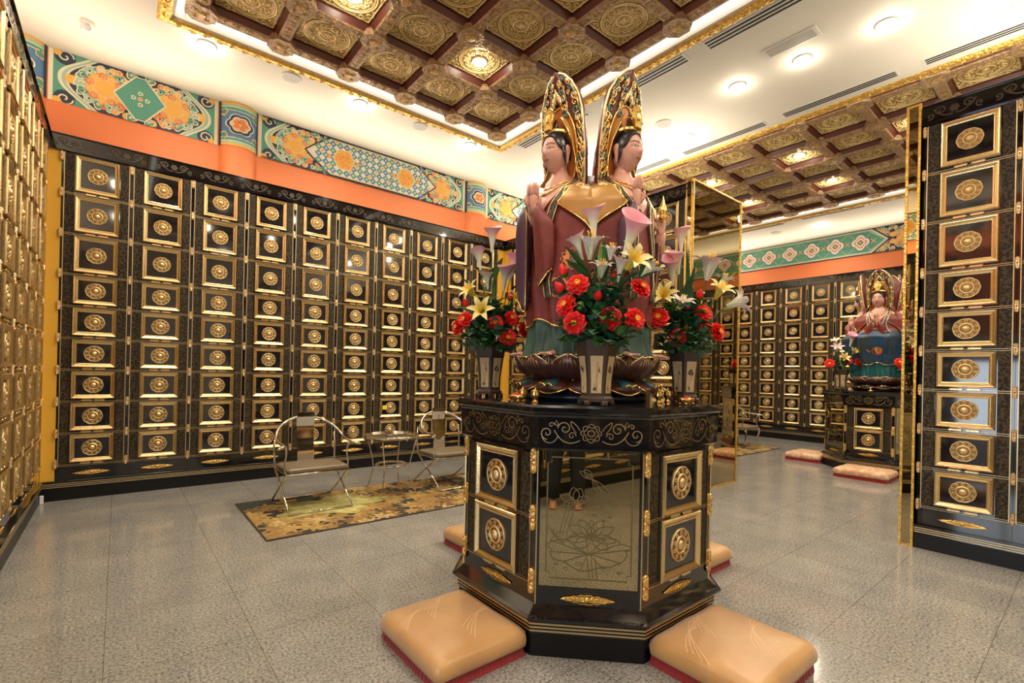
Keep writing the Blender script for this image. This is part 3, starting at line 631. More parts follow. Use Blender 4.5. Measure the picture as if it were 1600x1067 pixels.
def make_column(lab, grp, loc, rz, lod=0, latch=True, left_clasp=True):
    t = thing('niche_cabinet', lab, 'cabinet', loc, rz, grp)
    inst('body', SRC['body'], t); inst('granite_strip', SRC['strip'], t, (-.222, 0, 0)); inst('granite_strip', SRC['strip'], t, (.222, 0, 0)); inst('gold_beading', SRC['lines'], t)
    inst('plinth_ornament', SRC['orn'], t, (0, -.001, .268))
    for k, (zc, h) in enumerate(ROWS):
        s_ = 't' if k < 3 else 'l'; d = inst('door', SRC['door_'+s_], t, (0, 0, zc+.008))
        inst('frame', SRC['frame_'+s_], d, (0, -.001, 0)); inst('medallion', SRC['med'], d, (0, -.008, 0))
        if latch:
            for sx in (-1, 1): inst('latch', SRC['latch'], d, (sx*.052, -.002, -h/2+.004))
    for k in range(10):
        z = ROWS[k][0]+ROWS[k][1]/2 if k < 9 else ROWS[8][0]-ROWS[8][1]/2+.02
        if k == 0: z -= .05
        for sx in ((-1, 1) if left_clasp else (1,)): inst('clasp', SRC['clasp'], t, (sx*CP/2, -.002, z))
    return t
NEAR_ORD = ORD
made = {}
def run(key, n, pos, rz, label, grp, latch=True):
    for i in range(n):
        x, y = pos(i); lab = label(i)
        lc = (i == 0)
        k2 = (latch, lc)
        if k2 not in made: made[k2] = make_column(lab, grp, (x, y, 0), rz, latch=latch, left_clasp=lc)
        else: dup(made[k2], (x, y, 0), rz, lab, grp)
def edge_name(i, n, a, b): return '%s from %s' % (ORD[i], a) if i < (n+1)//2 else '%s from %s' % (ORD[n-1-i], b)
run('A', 10, lambda i: (-.203+CP*i, YD), 0, lambda i: 'niche cabinet column on the long back wall, %s' % edge_name(i, 10, 'the left corner', 'the right corner'), 'niche cabinets on the long back wall')
# wall B (faces the left): y from 6.29 down
run('B', 6, lambda i: (XB, 6.29-CP*i), radians(-90), lambda i: 'niche cabinet column behind the statue, %s' % edge_name(i, 6, 'the back corner', 'the mirrored end'), 'niche cabinets on the partition behind the statue')
run('R', 6, lambda i: (XB, .70-CP*i), radians(-90), lambda i: 'niche cabinet column on the right partition, %s from its mirror strip' % ORD[i], 'niche cabinets on the right partition')
LY = [6.749-.12-CP*(i+.5) for i in range(14)]
run('L', 9, lambda i: (XL, LY[8-i]), radians(90), lambda i: 'niche cabinet column on the near left wall, %s from the back corner' % ORD[8-i], 'niche cabinets on the left wall')
run('F', 14, lambda i: (XF, 6.27-CP*i), radians(-90), lambda i: 'niche cabinet column on the far hall end wall, %s from its left corner' % ORD[i], 'niche cabinets on the far end wall', latch=True)
run('G', 10, lambda i: (6.79+CP*i, YD), 0, lambda i: 'niche cabinet column on the back wall of the far hall, %s from the partition' % ORD[i], 'niche cabinets on the far hall back wall', latch=False)
run('H', 6, lambda i: (6.53, 6.29-CP*(5-i)), radians(90), lambda i: 'niche cabinet column on the far side of the partition, %s from the mirrored end' % ORD[i], 'niche cabinets on the far side of the partition', latch=False)
# continuous plinths and cornices, one per run: length L along local x from 0, front at y=0
def plinth(L, dep, lab, loc, rz):
    mb = MB(); t = thing('plinth', lab, 'plinth', loc, rz)
    mb.box((0, -.012, 0), (L, dep, .128), 'plinth_black'); mb.box((0, -.02, .128), (L, dep, .188), 'lacquer'); mb.box((0, -.030, .188), (L, dep, .203), 'lacquer', bev=.004); mb.build('base_board', t)
    mb = MB()
    for z in (.136, .153, .170): mb.box((0, -.0225, z), (L, -.0195, z+.0075), 'gold_line')
    mb.build('gold_line', t)
def scroll_unit(P, x, y, w_, h_, mt, wd, L=1):
    for s_ in (-1, 1):
        P.stroke(spiral(x+s_*w_*.22, y+h_*.10, h_*.30, pi*.5-s_*pi*.5, 1.3, s_, 14), wd, mt, L)
        P.stroke(spiral(x+s_*w_*.40, y-h_*.14, h_*.22, -pi*.5+s_*.5, 1.2, -s_, 12), wd, mt, L)
        P.stroke(bez((x+s_*w_*.02, y-h_*.3), (x+s_*w_*.12, y-h_*.45), (x+s_*w_*.3, y-h_*.1), (x+s_*w_*.34, y+h_*.30)), wd, mt, L)
def cornice(L, dep, lab, loc, rz):
    t = thing('cornice', lab, 'cornice', loc, rz)
    mb = MB(); mb.box((0, -.022, TZ), (L, dep, HC-.012), 'lacquer'); mb.box((0, -.035, HC-.012), (L, dep, HC), 'lacquer', bev=.003); mb.build('board', t)
    mb = MB(); P = Paint(mb, lambda u, v, o: (u, -.022-o, v), 0, L); n = max(1, int(L/.40))
    for i in range(n):
        x = (i+.5)*L/n; scroll_unit(P, x, (TZ+HC)/2-.004, .38, .125, 'bronze_scroll', .011); P.flower(x, (TZ+HC)/2, .034, 6, 'bronze_scroll', 1, .3)
    mb.build('scroll_carving', t)
plinth(5.893, .10, 'long black plinth with three gold lines under the back cabinet wall', (XL, YD, 0), 0)
cornice(5.893, .10, 'black cornice with carved scrolls on top of the back cabinet wall', (XL, YD, 0), 0)
plinth(3.60, .10, 'black plinth with gold lines under the partition behind the statue', (XB, 6.72, 0), radians(-90))
cornice(3.60, .10, 'black carved cornice on the partition behind the statue', (XB, 6.72, 0), radians(-90))
plinth(4.1, .10, 'black plinth with three gold lines under the right partition', (XB, 1.0, 0), radians(-90))
cornice(4.1, .10, 'black carved cornice on the right partition', (XB, 1.0, 0), radians(-90))
plinth(4.92, .54, 'black plinth along the near left cabinet wall', (XL, 1.82, 0), radians(90))
cornice(4.92, .54, 'black cornice along the near left cabinet wall', (XL, 1.82, 0), radians(90))
run('L', 6, lambda i: (XL, -3.17+CP*(i+.5)), radians(90), lambda i: 'niche cabinet column on the left wall behind the photographer, %s from the front wall' % ORD[i], 'niche cabinets on the left wall')
plinth(3.38, .54, 'black plinth on the left wall behind the photographer, seen in the lotus mirror', (XL, -3.19, 0), radians(90))
cornice(3.38, .54, 'black cornice on the left wall behind the photographer', (XL, -3.19, 0), radians(90))
tag(MB().box((RX0+.003, -3.15, .204), (XL-.092, .19, TZ-.002), 'plinth_black').build('cabinet_carcass'), 'black cabinet body on the left wall behind the photographer', 'cabinet')
plinth(9.9, .10, 'black plinth under the far end wall', (XF, 6.75, 0), radians(-90))
cornice(9.9, .10, 'black cornice on the far end wall', (XF, 6.75, 0), radians(-90))
plinth(5.7, .10, 'black plinth under the back wall of the far hall', (6.49, YD, 0), 0)
cornice(5.7, .10, 'black cornice on the back wall of the far hall', (6.49, YD, 0), 0)
plinth(3.5, .10, 'black plinth under the far side of the partition', (6.53, 3.22, 0), radians(90))
cornice(3.5, .10, 'black cornice on the far side of the partition', (6.53, 3.22, 0), radians(90))
# ochre corner strips
def strip(a, b_, lab): tag(MB().box(a, b_, 'ochre_paint').build('corner_strip'), lab, 'wall strip')
strip((XL+.002, YD+.001, .204), (-.487, YD+.09, TZ-.001), 'ochre painted strip in the left back corner beside the cabinets')
strip((5.135, YD+.001, .204), (5.30, YD+.09, TZ-.001), 'ochre painted strip in the right back corner, end of the long wall')
strip((XB+.001, 6.572, .204), (XB+.09, 6.745, TZ-.001), 'ochre painted strip at the back corner end of the partition')
strip((XL-.09, 6.632, .204), (XL-.001, 6.745, TZ-.001), 'ochre painted strip at the corner end of the left cabinet wall')
strip((XF+.001, 6.56, .204), (XF+.09, 6.85, TZ-.001), 'ochre painted strip in the left corner of the far hall')
# carcass depth behind the left wall doors
tag(MB().box((RX0+.003, 1.82, .204), (XL-.092, 6.74, TZ-.002), 'plinth_black').build('cabinet_carcass'), 'black cabinet body behind the near left wall of niches', 'cabinet')
# gold framed mirrors on the partition ends
def gold_frame(mb, w_, h_, b_=.022, d=.018, M=None):
    for a, c_ in (((-w_/2, -d, 0), (-w_/2+b_, 0, h_)), ((w_/2-b_, -d, 0), (w_/2, 0, h_)), ((-w_/2+b_, -d, 0), (w_/2-b_, 0, b_)), ((-w_/2+b_, -d, h_-b_), (w_/2-b_, 0, h_))): mb.box(a, c_, 'moulding_gold')
def mirror(w_, h_, lab, loc, rz, b_=.022):
    t = thing('framed_mirror', lab, 'mirror', loc, rz)
    mb = MB(); gold_frame(mb, w_, h_, b_); mb.build('gold_frame', t)
    MB().box((-w_/2+b_, -.008, b_), (w_/2-b_, 0, h_-b_), 'bronze_mirror').build('mirror_glass', t)
HM = 3.79
mirror(1.22, HM, 'tall bronze mirror in a gold frame covering the partition end beside the statue', (5.29+.61, 3.135, 0), 0)
mirror(.085, HM, 'narrow gold-framed mirror strip between the partition cabinets and the mirrored end', (5.288, 3.165, 0), radians(-90), .016)
mirror(.10, HM, 'narrow gold-framed mirror strip at the left edge of the right partition', (5.288, 1.055, 0), radians(-90), .018)
mirror(1.22, HM, 'gold-framed mirror on the far side of the opening, on the right partition end', (5.29+.61, 1.09, 0), radians(180))
tag(MB().box((5.31, 3.145, 0), (6.5, 3.2, HM-.01), 'plinth_black').build('end_panel'), 'black backing panel behind the tall bronze mirror', 'panel')
tag(MB().box((5.31, 1.02, 0), (6.5, 1.08, HM-.01), 'plinth_black').build('end_panel'), 'black backing panel at the end of the right partition', 'panel')
# ================================================================== altars
def octo(a, hf): return [(-hf, -a), (hf, -a), (a, -hf), (a, hf), (hf, a), (-hf, a), (-a, hf), (-a, -hf)]
CT = .925          # distance scale for the cut corners
ALT = Vector((2.33, 2.11, 0)); ALT2 = Vector((9.54, 2.24, 0))
ZT = 1.25
SRC['orn_s'] = keep(ornament_mesh(.27, .045), 'ornament'); SRC['clasp_l'] = keep(clasp_mesh(.13, .034, 'gold_carved'), 'clasp')
SRC['frame_a'] = keep(frame_mesh(.37, .315), 'frame')
_m = MB(); _m.box((-.18, -.008, -.155), (.18, 0, .155), 'door_black'); SRC['door_a'] = keep(_m, 'door')
def acanthus(P, x, y, w_, mt, wd=.006):
    """lotus in the middle, scrolling stems to either side"""
    def sc(px, py): return (x+px*w_, y+py*w_)
    for r, k, ph in ((.085, 8, 0), (.06, 6, .3), (.03, 5, 0)):
        n = 48; P.stroke([sc(r*(1-.22+.22*abs(cos(k*t/2+ph)))*cos(t), r*.9*(1-.22+.22*abs(cos(k*t/2+ph)))*sin(t)) for t in [2*pi*i/n for i in range(n)]], wd, mt, 1, True)
    for s_ in (-1, 1):
        def S_(pts): return [sc(s_*a, b) for a, b in pts]
        P.stroke(S_(bez((.09, -.06), (.16, -.10), (.24, -.10), (.30, .02))), wd*1.3, mt, 1)
        P.stroke(S_(spiral(.215, .035, .058, 0, 1.35, 1, 20)), wd*1.3, mt, 1); P.stroke(S_(spiral(.155, -.025, .034, pi, 1.2, -1, 14)), wd, mt, 1)
        P.stroke(S_(bez((.27, -.03), (.30, -.11), (.38, -.10), (.40, -.04))), wd, mt, 1)
        P.stroke(S_(spiral(.36, -.005, .055, -pi/2, 1.3, 1, 20)), wd*1.3, mt, 1); P.stroke(S_(spiral(.325, .06, .026, pi, 1.1, -1, 12)), wd, mt, 1)
        P.stroke(S_(bez((.09, .02), (.12, .07), (.14, .08), (.165, .095))), wd, mt, 1); P.stroke(S_(bez((.165, .095), (.17, .06), (.15, .04), (.12, .0))), wd, mt, 1)
        P.stroke(S_([(.265, .065), (.285, .10), (.30, .075), (.275, .055)]), wd, mt, 1, True)
def lotus_etching(P, w_, h_):
    """lotus flower over a big leaf, buds, stems and a frame with stepped corners; u in +-w/2, v in 0..h"""
    mt = 'etch'; W = w_/2
    def st(pts, wd=.0045, closed=False): P.stroke([(a*W, b*h_) for a, b in pts], wd*1.15, mt, 1, closed)
    fr = [(-.86, .10), (-.78, .10), (-.78, .06), (.78, .06), (.78, .10), (.86, .10), (.86, .90), (.78, .90), (.78, .94), (-.78, .94), (-.78, .90), (-.86, .90)]; st(fr, .006, True)
    pet = lambda x, y, L_, B, a: [(x+L_*t*cos(a)*1.0-B*sin(pi*t)**.8*s_*sin(a), y+(L_*t*sin(a)+B*sin(pi*t)**.8*s_*cos(a))*W/h_) for s_, ts in ((1, [i/8 for i in range(9)]), (-1, [1-i/8 for i in range(9)])) for t in ts]
    for a, L_, B in ((90, .34, .12), (55, .42, .11), (125, .42, .11), (25, .50, .10), (155, .50, .10), (-8, .52, .09), (188, .50, .09), (-35, .42, .11), (215, .42, .11), (90, .2, .07)): st(pet(.05, .37, L_, B, radians(a)), .004, True)
    for i in range(3): st(bez((.05+(i-1)*.05, .37), (.05+(i-1)*.09, .41), (.05+(i-1)*.07, .44), (.05+(i-1)*.02, .47), 6), .003)
    n = 46; leaf = [((.82+.05*sin(9*t)+.03*sin(17*t))*cos(t)+.0, .245+(.115+.014*sin(7*t+1))*sin(t)+.045*cos(t)**2*(1 if cos(t) > 0 else .8)) for t in [2*pi*i/n for i in range(n)]]; st(leaf, .005, True)
    for i in range(11):
        t = 2*pi*i/11; e = leaf[int(i*n/11)]; st(bez((.0, .245), (e[0]*.3, .245+(e[1]-.245)*.2), (e[0]*.7, .245+(e[1]-.245)*.8), e, 6), .004)
    for x in (-.02, .06, .14): st(bez((x, .21), (x+.02, .15), (x+.03, .1), (x+.05, .07), 5), .0045)
    for x in (-.45, -.38, -.30): st(bez((x-.15, .36), (x-.12, .45), (x-.02, .55), (x+.05, .62), 8), .004)
    for a, L_, B in ((100, .30, .10), (70, .30, .10), (160, .34, .07), (20, .30, .07), (195, .25, .07), (-15, .25, .06)): st(pet(-.28, .62, L_, B, radians(a)), .004, True)
    for a, L_, B in ((-40, .5, .05), (-60, .35, .05), (130, .25, .06), (150, .3, .05)): st(pet(.05, .79, L_, B, radians(a)), .0035, True)
    st(bez((-.82, .44), (-.70, .36), (-.55, .32), (-.45, .33)), .004); st(bez((-.82, .30), (-.72, .36), (-.66, .40), (-.50, .40)), .004)
    for i in range(4): st(bez((-.80+.07*i, .43-.02*i), (-.76+.07*i, .39-.02*i), (-.72+.07*i, .37-.02*i), (-.66+.07*i, .35-.02*i), 5), .003)
    for x, y, r in ((.12, .53, .05), (.30, .49, .04), (.42, .52, .035), (-.65, .16, .05), (-.45, .13, .06), (-.2, .17, .07), (.3, .15, .05), (.62, .12, .05), (.25, .59, .04), (.5, .62, .1)): st([(x+r*cos(t), y+r*.35*sin(t)*W/h_*1.2) for t in [2*pi*i/10 for i in range(10)]], .003, True)
def altar(loc, lab):
    t = thing('altar_table', lab, 'altar', loc)
    a, hf = .69, .315
    mb = MB()
    def ring(o, z): s_ = (a+o)/a; return [(x*(a+o)/a if abs(x) > .5 else x*(1+o*.41/hf), y*(a+o)/a if abs(y) > .5 else y*(1+o*.41/hf), z) for x, y in octo(a, hf)]
    def sol(prof, mt, caps=True): mb.loft([ring(o, z) for o, z in prof], mt, True, caps, False)
    sol([(.025, 0), (.025, .118)], 'plinth_black'); sol([(.032, .118), (.032, .182)], 'lacquer')
    sol([(.035, .182), (.065, .192), (.067, .204), (.05, .212), (.02, .235), (.0, .25)], 'lacquer'); mb.build('plinth', t)
    mb = MB()
    for z in (.126, .143, .160): sol([(.0355, z), (.0355, z+.009)], 'gold_line', False)
    mb.build('gold_line', t)
    mb = MB(); sol([(0, .235), (0, 1.035)], 'lacquer'); mb.build('body', t)
    mb = MB(); sol([(.012, 1.02), (.03, 1.035), (.036, 1.19), (.040, 1.20), (.040, 1.205), (.052, 1.215), (.055, 1.238), (.048, ZT)], 'lacquer'); mb.build('top_ledge', t)
    # ledge carving
    mb = MB(); faces = []
    for i in range(4): faces.append((i*pi/2, a, hf*2, 0)); faces.append((i*pi/2+pi/4, (a+hf)/sqrt(2), (a-hf)*sqrt(2), 1))
    for rz, d, W, ch in faces:
        c_, s_ = cos(rz), sin(rz); d2 = d+.0345
        def f(u, v, o, c_=c_, s_=s_, d2=d2):
            dd = d2+o-(.006*(1.19-v)/.155); return (c_*u+s_*dd, s_*u-c_*dd, v)
        # Paint with outward = local -y rotated by rz
        P = Paint(mb, f, -W/2-.01, W/2+.01, 1.04, 1.19, base=.0015); acanthus(P, 0, 1.115, W/.88, 'gold_line', .0034)
    mb.build('ledge_scrollwork', t)
    mb = MB()
    for z in (.298, .345, 1.0):
        pass
    # niche faces
    for i in range(4):
        rz = i*pi/2; M = Matrix.Rotation(rz, 4, 'Z') @ Matrix.Translation((0, -a, 0))
        for zc in (.512, .842):
            p = M @ Vector((0, -.001, zc)); dr = inst('door', SRC['door_a'], t, p, (0, 0, rz)); inst('frame', SRC['frame_a'], dr, (0, -.001, 0)); inst('medallion', SRC['med'], dr, (0, -.008, 0), (0, 0, 0), (1.05, 1.05, 1.05))
            for sx in (-1, 1): inst('latch', SRC['latch'], dr, (sx*.058, -.002, -.164))
        p = M @ Vector((0, -.002, .288)); inst('plinth_ornament', SRC['orn_s'], t, p, (0, 0, rz))
        for sx in (-1, 1):
            MB().box((sx*.235-.036, -.0035, .36), (sx*.235+.036, 0, 1.0), 'granite_strip', M).build('granite_strip', t)
            mb.box((sx*.281-.0025, -.008, .345), (sx*.281+.0025, 0, 1.01), 'gold_line', M)
        for z in (.343, .673, .683): mb.box((-.281, -.004, z-.0015), (.281, 0, z+.0015), 'gold_line', M)
    mb.build('gold_beading', t)
    # cut corners: bronze mirrors etched with a lotus
    dch = (a+hf)/sqrt(2); W = (a-hf)*sqrt(2)
    for i in range(4):
        rz = i*pi/2-pi/4; M = Matrix.Rotation(rz, 4, 'Z') @ Matrix.Translation((0, -dch, 0))
        gm = MB(); gm.box((-W/2+.022, -.006, .345), (W/2-.022, -.0005, 1.03), 'bronze_mirror'); g = gm.build('mirror_panel', t); g.matrix_local = M
        em = MB(); P = Paint(em, lambda u, v, o: (u, -.006-o, v), -W/2+.02, W/2-.02, .345, 1.03, step=.0002, base=.0004)
        Q = Paint(em, lambda u, v, o: (u, -.006-o, v+.345), step=.0002, base=.0004); lotus_etching(Q, W-.044, .685); e = em.build('lotus_etching', g)
        for sx in (-1, 1): MB().box((sx*(W/2-.006)-.003, -.009, .25), (sx*(W/2-.006)+.003, -.0005, 1.03), 'gold_line').build('gold_edge', g)
        p = M @ Vector((0, -.003, .285)); inst('plinth_ornament', SRC['orn_s'], t, p, (0, 0, rz))
        # gold clasps wrap the vertical corner edges
        for sx in (-1, 1):
            for z in (.36, .678, .965): p = M @ Vector((sx*(W/2+.012), .009, z)); inst('clasp', SRC['clasp_l'], t, p, (0, 0, rz+sx*radians(32)))
    return t
altar(ALT, 'large eight-sided black altar in the foreground with gold niche doors and lotus mirror')
altar(ALT2, 'black eight-sided altar in the far hall carrying the blue-robed statue')

# ================================================================== kneeling cushions
def cushion(w_, d_, lab, loc, rz, mt='cushion_tan', vein=True):
    t = thing('kneeling_cushion', lab, 'cushion', loc, rz, None)
    mb = MB(); n = 60
    def ring(ins, z, wob=0): 
        pts = []
        for i in range(n):
            a = 2*pi*i/n; c_, s_ = cos(a), sin(a); k = 1/max(abs(c_), abs(s_))**.97*.985
            pts.append(((w_/2-ins)*min(1, max(-1, c_*k*1.02)), (d_/2-ins)*min(1, max(-1, s_*k*1.02)), z+wob*(sin(a*5+w_*9)+.6*sin(a*9))))
        return pts
    rings = [ring(.012, .045), ring(-.004, .055), ring(-.008, .08, .002), ring(-.002, .108, .003), ring(.015, .128, .002), ring(.05, .140), ring(.12, .146), ring(.2, .150)]
    mb.loft(rings, mt, True, True, True); mb.build('padded_top', t)
    mb = MB(); nn = 150; prof = []
    for z, e in ((.0, .004), (.05, .012)):
        pts = []
        for i in range(nn):
            a = 2*pi*i/nn; c_, s_ = cos(a), sin(a); k = 1/max(abs(c_), abs(s_))**.97*.985; q = .0035*(i % 2)
            pts.append(((w_/2-e-q)*min(1, max(-1, c_*k*1.02)), (d_/2-e-q)*min(1, max(-1, s_*k*1.02)), z))
        prof.append(pts)
    mb.loft(prof, 'cushion_red', True, True, False); mb.build('pleated_skirt', t)
    if vein:
        mb = MB(); rnd = random.Random(lab)
        def hz(x, y):
            e = min(w_/2-abs(x), d_/2-abs(y)); return .1505 if e > .2 else .146+.0045*(e-.12)/.08 if e > .12 else .140+(e-.05)/.07*.006 if e > .05 else .128+(e-.015)/.035*.012
        P = Paint(mb, lambda u, v, o: (u, v, hz(u, v)+.0012), -w_/2+.02, w_/2-.02, -d_/2+.02, d_/2-.02, step=.0001)
        for gx, gy, rot in ((-.16, .12, .4), (.12, -.06, .9), (.05, .2, .2)):
            for k in range(4):
                a = (gx-.13+.0*k, gy-.16+.035*k); b_ = (gx-.03, gy-.02+.02*k); c_ = (gx+.02+.02*k, gy+.06); d2 = (gx+.16, gy+.10-.03*k); P.stroke(bez(a, b_, c_, d2, 18), .003, 'cushion_vein', 1)
        mb.build('woven_vein', t)
    return t
cushion(.52, .60, 'tan kneeling cushion at the front left side of the large altar', (1.345, 2.09, 0), 0)
cushion(.62, .54, 'tan brocade kneeling cushion at the front right side of the large altar', (2.335, 1.12, 0), 0)
cushion(.64, .56, 'tan cushion half hidden behind the left of the large altar', (2.40, 3.13, 0), 0)
cushion(.56, .64, 'tan cushion mostly hidden behind the right of the large altar', (3.33, 2.06, 0), 0)
cushion(.56, .66, 'pale patterned kneeling cushion in front of the far altar', (8.46, 2.17, 0), 0, 'cushion_pale')
cushion(.66, .56, 'pale kneeling cushion at the left side of the far altar', (9.50, 3.27, 0), 0, 'cushion_pale')

# ================================================================== leaf patterned rugs
def maple(x, y, r, rot, k=5):
    pts = []
    for i in range(-k, k+1):
        a = rot+i*(2.55/k)
        big = (i % 2 == 0) if k % 2 == 0 else (i % 2 == 1)
        L_ = r*(1.0 if abs(i) < 1 else .92 if abs(i) <= k//2+1 else .7)*(1 if big else .50)
        if big:
            for da, q in ((-.16, .62), (-.12, .78), (0, 1), (.12, .78), (.16, .62)): pts.append((x+L_*q*cos(a+da), y+L_*q*sin(a+da)))
        else: pts.append((x+L_*cos(a), y+L_*sin(a)))
    pts.append((x-.12*r*cos(rot), y-.12*r*sin(rot))); return pts
def rug(x0, x1, y0, y1, lab, seed, big):
    mb = MB(); mb.box((x0, y0, 0), (x1, y1, .009), 'rug_edge'); rnd = random.Random(seed)
    P = Paint(mb, lambda u, v, o: (u, v, .009+o), x0+.01, x1-.01, y0+.01, y1-.01, step=.00022, base=.0003); P.rect(x0+.01, y0+.01, x1-.01, y1-.01, 'rug_dark', 0)
    n = int((x1-x0)*(y1-y0)*62); L = 1
    for i in range(n):
        x, y = rnd.uniform(x0, x1), rnd.uniform(y0, y1)
        if (x < x0+.35 and y > y1-.3): continue
        r = rnd.uniform(.11, .20); rot = rnd.uniform(0, 6.3); L = 1+int(i*18/n)
        P.fill(maple(x, y, r, rot, 6), 'rug_leaf%d' % rnd.choice((0, 0, 1, 1, 2, 3)), L)
        P.stroke([(x-.1*r*cos(rot), y-.1*r*sin(rot)), (x+r*.8*cos(rot), y+r*.8*sin(rot))], .004, 'rug_leaf2', L); 
        for s_ in (-1.0, 1.0): P.stroke([(x, y), (x+r*.6*cos(rot+s_), y+r*.6*sin(rot+s_))], .003, 'rug_leaf2', L)
    for bx, by, br, rot in big:
        nn = 60; f = lambda t: br*(1+.20*cos(5*t+rot)+.08*cos(13*t)); 
        P.fill([(bx+f(t)*1.25*cos(t), by+f(t)*.85*sin(t)) for t in [2*pi*i/nn for i in range(nn)]], 'rug_leaf4', 22); P.fill([(bx+f(t)*1.1*cos(t), by+f(t)*.74*sin(t)) for t in [2*pi*i/nn for i in range(nn)]], 'rug_leaf5', 23)
        for i in range(5): t = 2*pi*i/5-rot/5; P.stroke([(bx, by), (bx+1.1*br*1.2*cos(t), by+.85*br*1.2*sin(t))], .008, 'rug_leaf4', 24)
    tag(mb.build('leaf_rug'), lab, 'rug')
rug(.95, 3.92, 4.25, 5.60, 'dark rug with autumn leaves under the two chrome chairs and glass table', 5, [(1.72, 5.0, .40, .6)])
rug(7.5, 10.48, 4.12, 5.45, 'leaf patterned rug in the far hall beside the mirror end', 9, [(8.3, 4.7, .36, .2)])

# ================================================================== chairs and table
def chair(lab, loc, rz, legs='x'):
    t = thing('chrome_armchair', lab, 'chair', (*loc, .0), rz, None); W = .60; D = .46; sh = .42
    mb = MB(); rings = []
    for z, e in ((sh-.045, .02), (sh-.035, 0), (sh-.012, 0), (sh, .02)):
        rings.append([(x, y, z) for x, y in ((-W/2+e, -D/2+e+.02), (-W/2+e+.02, -D/2+e), (W/2-e-.02, -D/2+e), (W/2-e, -D/2+e+.02), (W/2-e, D/2-e-.02), (W/2-e-.02, D/2-e), (-W/2+e+.02, D/2-e), (-W/2+e, D/2-e-.02))])
    mb.loft(rings, 'seat_leather', True, True, False); mb.build('seat', t)
    mb = MB(); mb.tube([(-W/2, -D/2, sh-.055), (W/2, -D/2, sh-.055), (W/2, D/2, sh-.055), (-W/2, D/2, sh-.055)], .010, 'chrome', 8, True); mb.build('seat_rail', t)
    if legs == 'x':
        for sx in (-1, 1):
            x = sx*W/2
            MB().tube([(x, -D/2, sh-.05), (x, -.02, .24), (x, D/2+.10, .012)], .0105, 'chrome', 8).build('leg', t)
            MB().tube([(x+sx*.0, D/2, sh-.05), (x+sx*.0, .02, .24), (x, -D/2-.10, .012)], .0105, 'chrome', 8).build('leg', t)
            MB().tube([(x, D/2, sh-.05), (x+sx*.012, D/2+.015, .55), (x, D/2+.02, .70)], .009, 'chrome', 8).build('arm_post', t)
        for y in (-D/2-.10, D/2+.10): MB().tube([(-W/2, y, .0135), (W/2, y, .0135)], .0095, 'chrome', 8).build('foot_bar', t)
    else:
        for sx in (-1, 1):
            for sy in (-1, 1): MB().tube([(sx*(W/2-.02), sy*(D/2-.02), sh-.05), (sx*(W/2+.0), sy*(D/2), .30), (sx*(W/2-.03), sy*(D/2-.03), .12), (sx*W/2, sy*D/2, .012)], [.02, .022, .012, .016], 'chrome', 8).build('leg', t)
    for sx in (-1, 1):
        MB().tube(bez((sx*(W/2), -D/2+.05, sh-.05), (sx*(W/2+.03), -D/2+.06, sh+.06), (sx*(W/2-.03), -D/2+.10, sh+.10), (sx*(W/2+.01), -D/2+.03, .642)), .008, 'chrome', 8).build('arm_post', t)
    # horseshoe rail
    path = [(-W/2-.10, -D/2-.05, .63), (-W/2-.03, -D/2-.01, .645)]
    for i in range(21):
        a = pi*i/20; path.append((-(W/2+.035)*cos(a)*(1 if abs(cos(a)) < .98 else 1), .02+(D/2+.05)*sin(a)**.8, .66+.22*sin(a)**1.1))
    path += [(W/2+.03, -D/2-.01, .645), (W/2+.10, -D/2-.05, .63)]
    MB().tube(path, .0135, 'chrome', 10).build('arm_rail', t)
    mb = MB(); pts = [(0, .395), (0, .52), (.02, .65), (.03, .78), (.015, .88), (.02, .93)]; rings = []
    wd = [.085, .085, .085, .09, .095, .09]
    for (o, z), q in zip(pts, wd): y = D/2+.0+o*1.3; rings.append([(-q/1, y-.004, z), (q/1, y-.004, z), (q/1, y+.004, z), (-q/1, y+.004, z)])
    mb.loft(rings, 'chrome', True, True, False); mb.build('back_splat', t)
    return t
chair('chrome horseshoe-back armchair with crossed legs on the left end of the leaf rug', (1.565, 5.14), 0)
chair('chrome horseshoe-back armchair right of the glass table, partly behind the altar', (3.22, 5.17), 0)
chair('chrome armchair on the far leaf rug just right of the tall mirror end', (10.10, 4.75), 0, 'straight')
t = thing('side_table', 'small round side table with dark glass top and curved chrome legs', 'table', (2.43, 5.12, .009))
mb = MB(); mb.lathe([(.001, .655), (.295, .655), (.298, .662), (.295, .669), (.001, .669)], 48, 'smoked_glass'); mb.build('glass_top', t)
mb = MB(); mb.lathe([(.292, .645), (.304, .645), (.304, .668), (.299, .672), (.299, .654), (.292, .654), (.292, .645)], 48, 'chrome', caps=False); mb.build('rim', t)
for i in range(4):
    a = pi/4+i*pi/2; c_, s_ = cos(a), sin(a); MB().tube([(c_*r, s_*r, z) for r, z in bez((.285, .65), (.26, .42), (.13, .34), (.30, .012), 14)], .0115, 'chrome', 6, flat=.5).build('leg', t)
MB().tube([(.172*cos(2*pi*i/32), .172*sin(2*pi*i/32), .33) for i in range(32)], .009, 'chrome', 6, True, flat=1.4).build('ring_brace', t)
for o in bpy.data.objects:
    if o.name.startswith('chrome_armchair'): o.location.z = .014

# small things
tag(MB().box((-.585, 6.635, 0), (-.555, 6.665, .085), 'plastic_white', bev=.004).build('door_stop'), 'small white plastic block on the floor in the left back corner', 'door stop')
tag(MB().box((3.03, YD-.034, .832), (3.10, YD-.031, .892), 'sticky_yellow').build('sticky_note'), 'yellow sticky note on a low door of the long back wall', 'note')
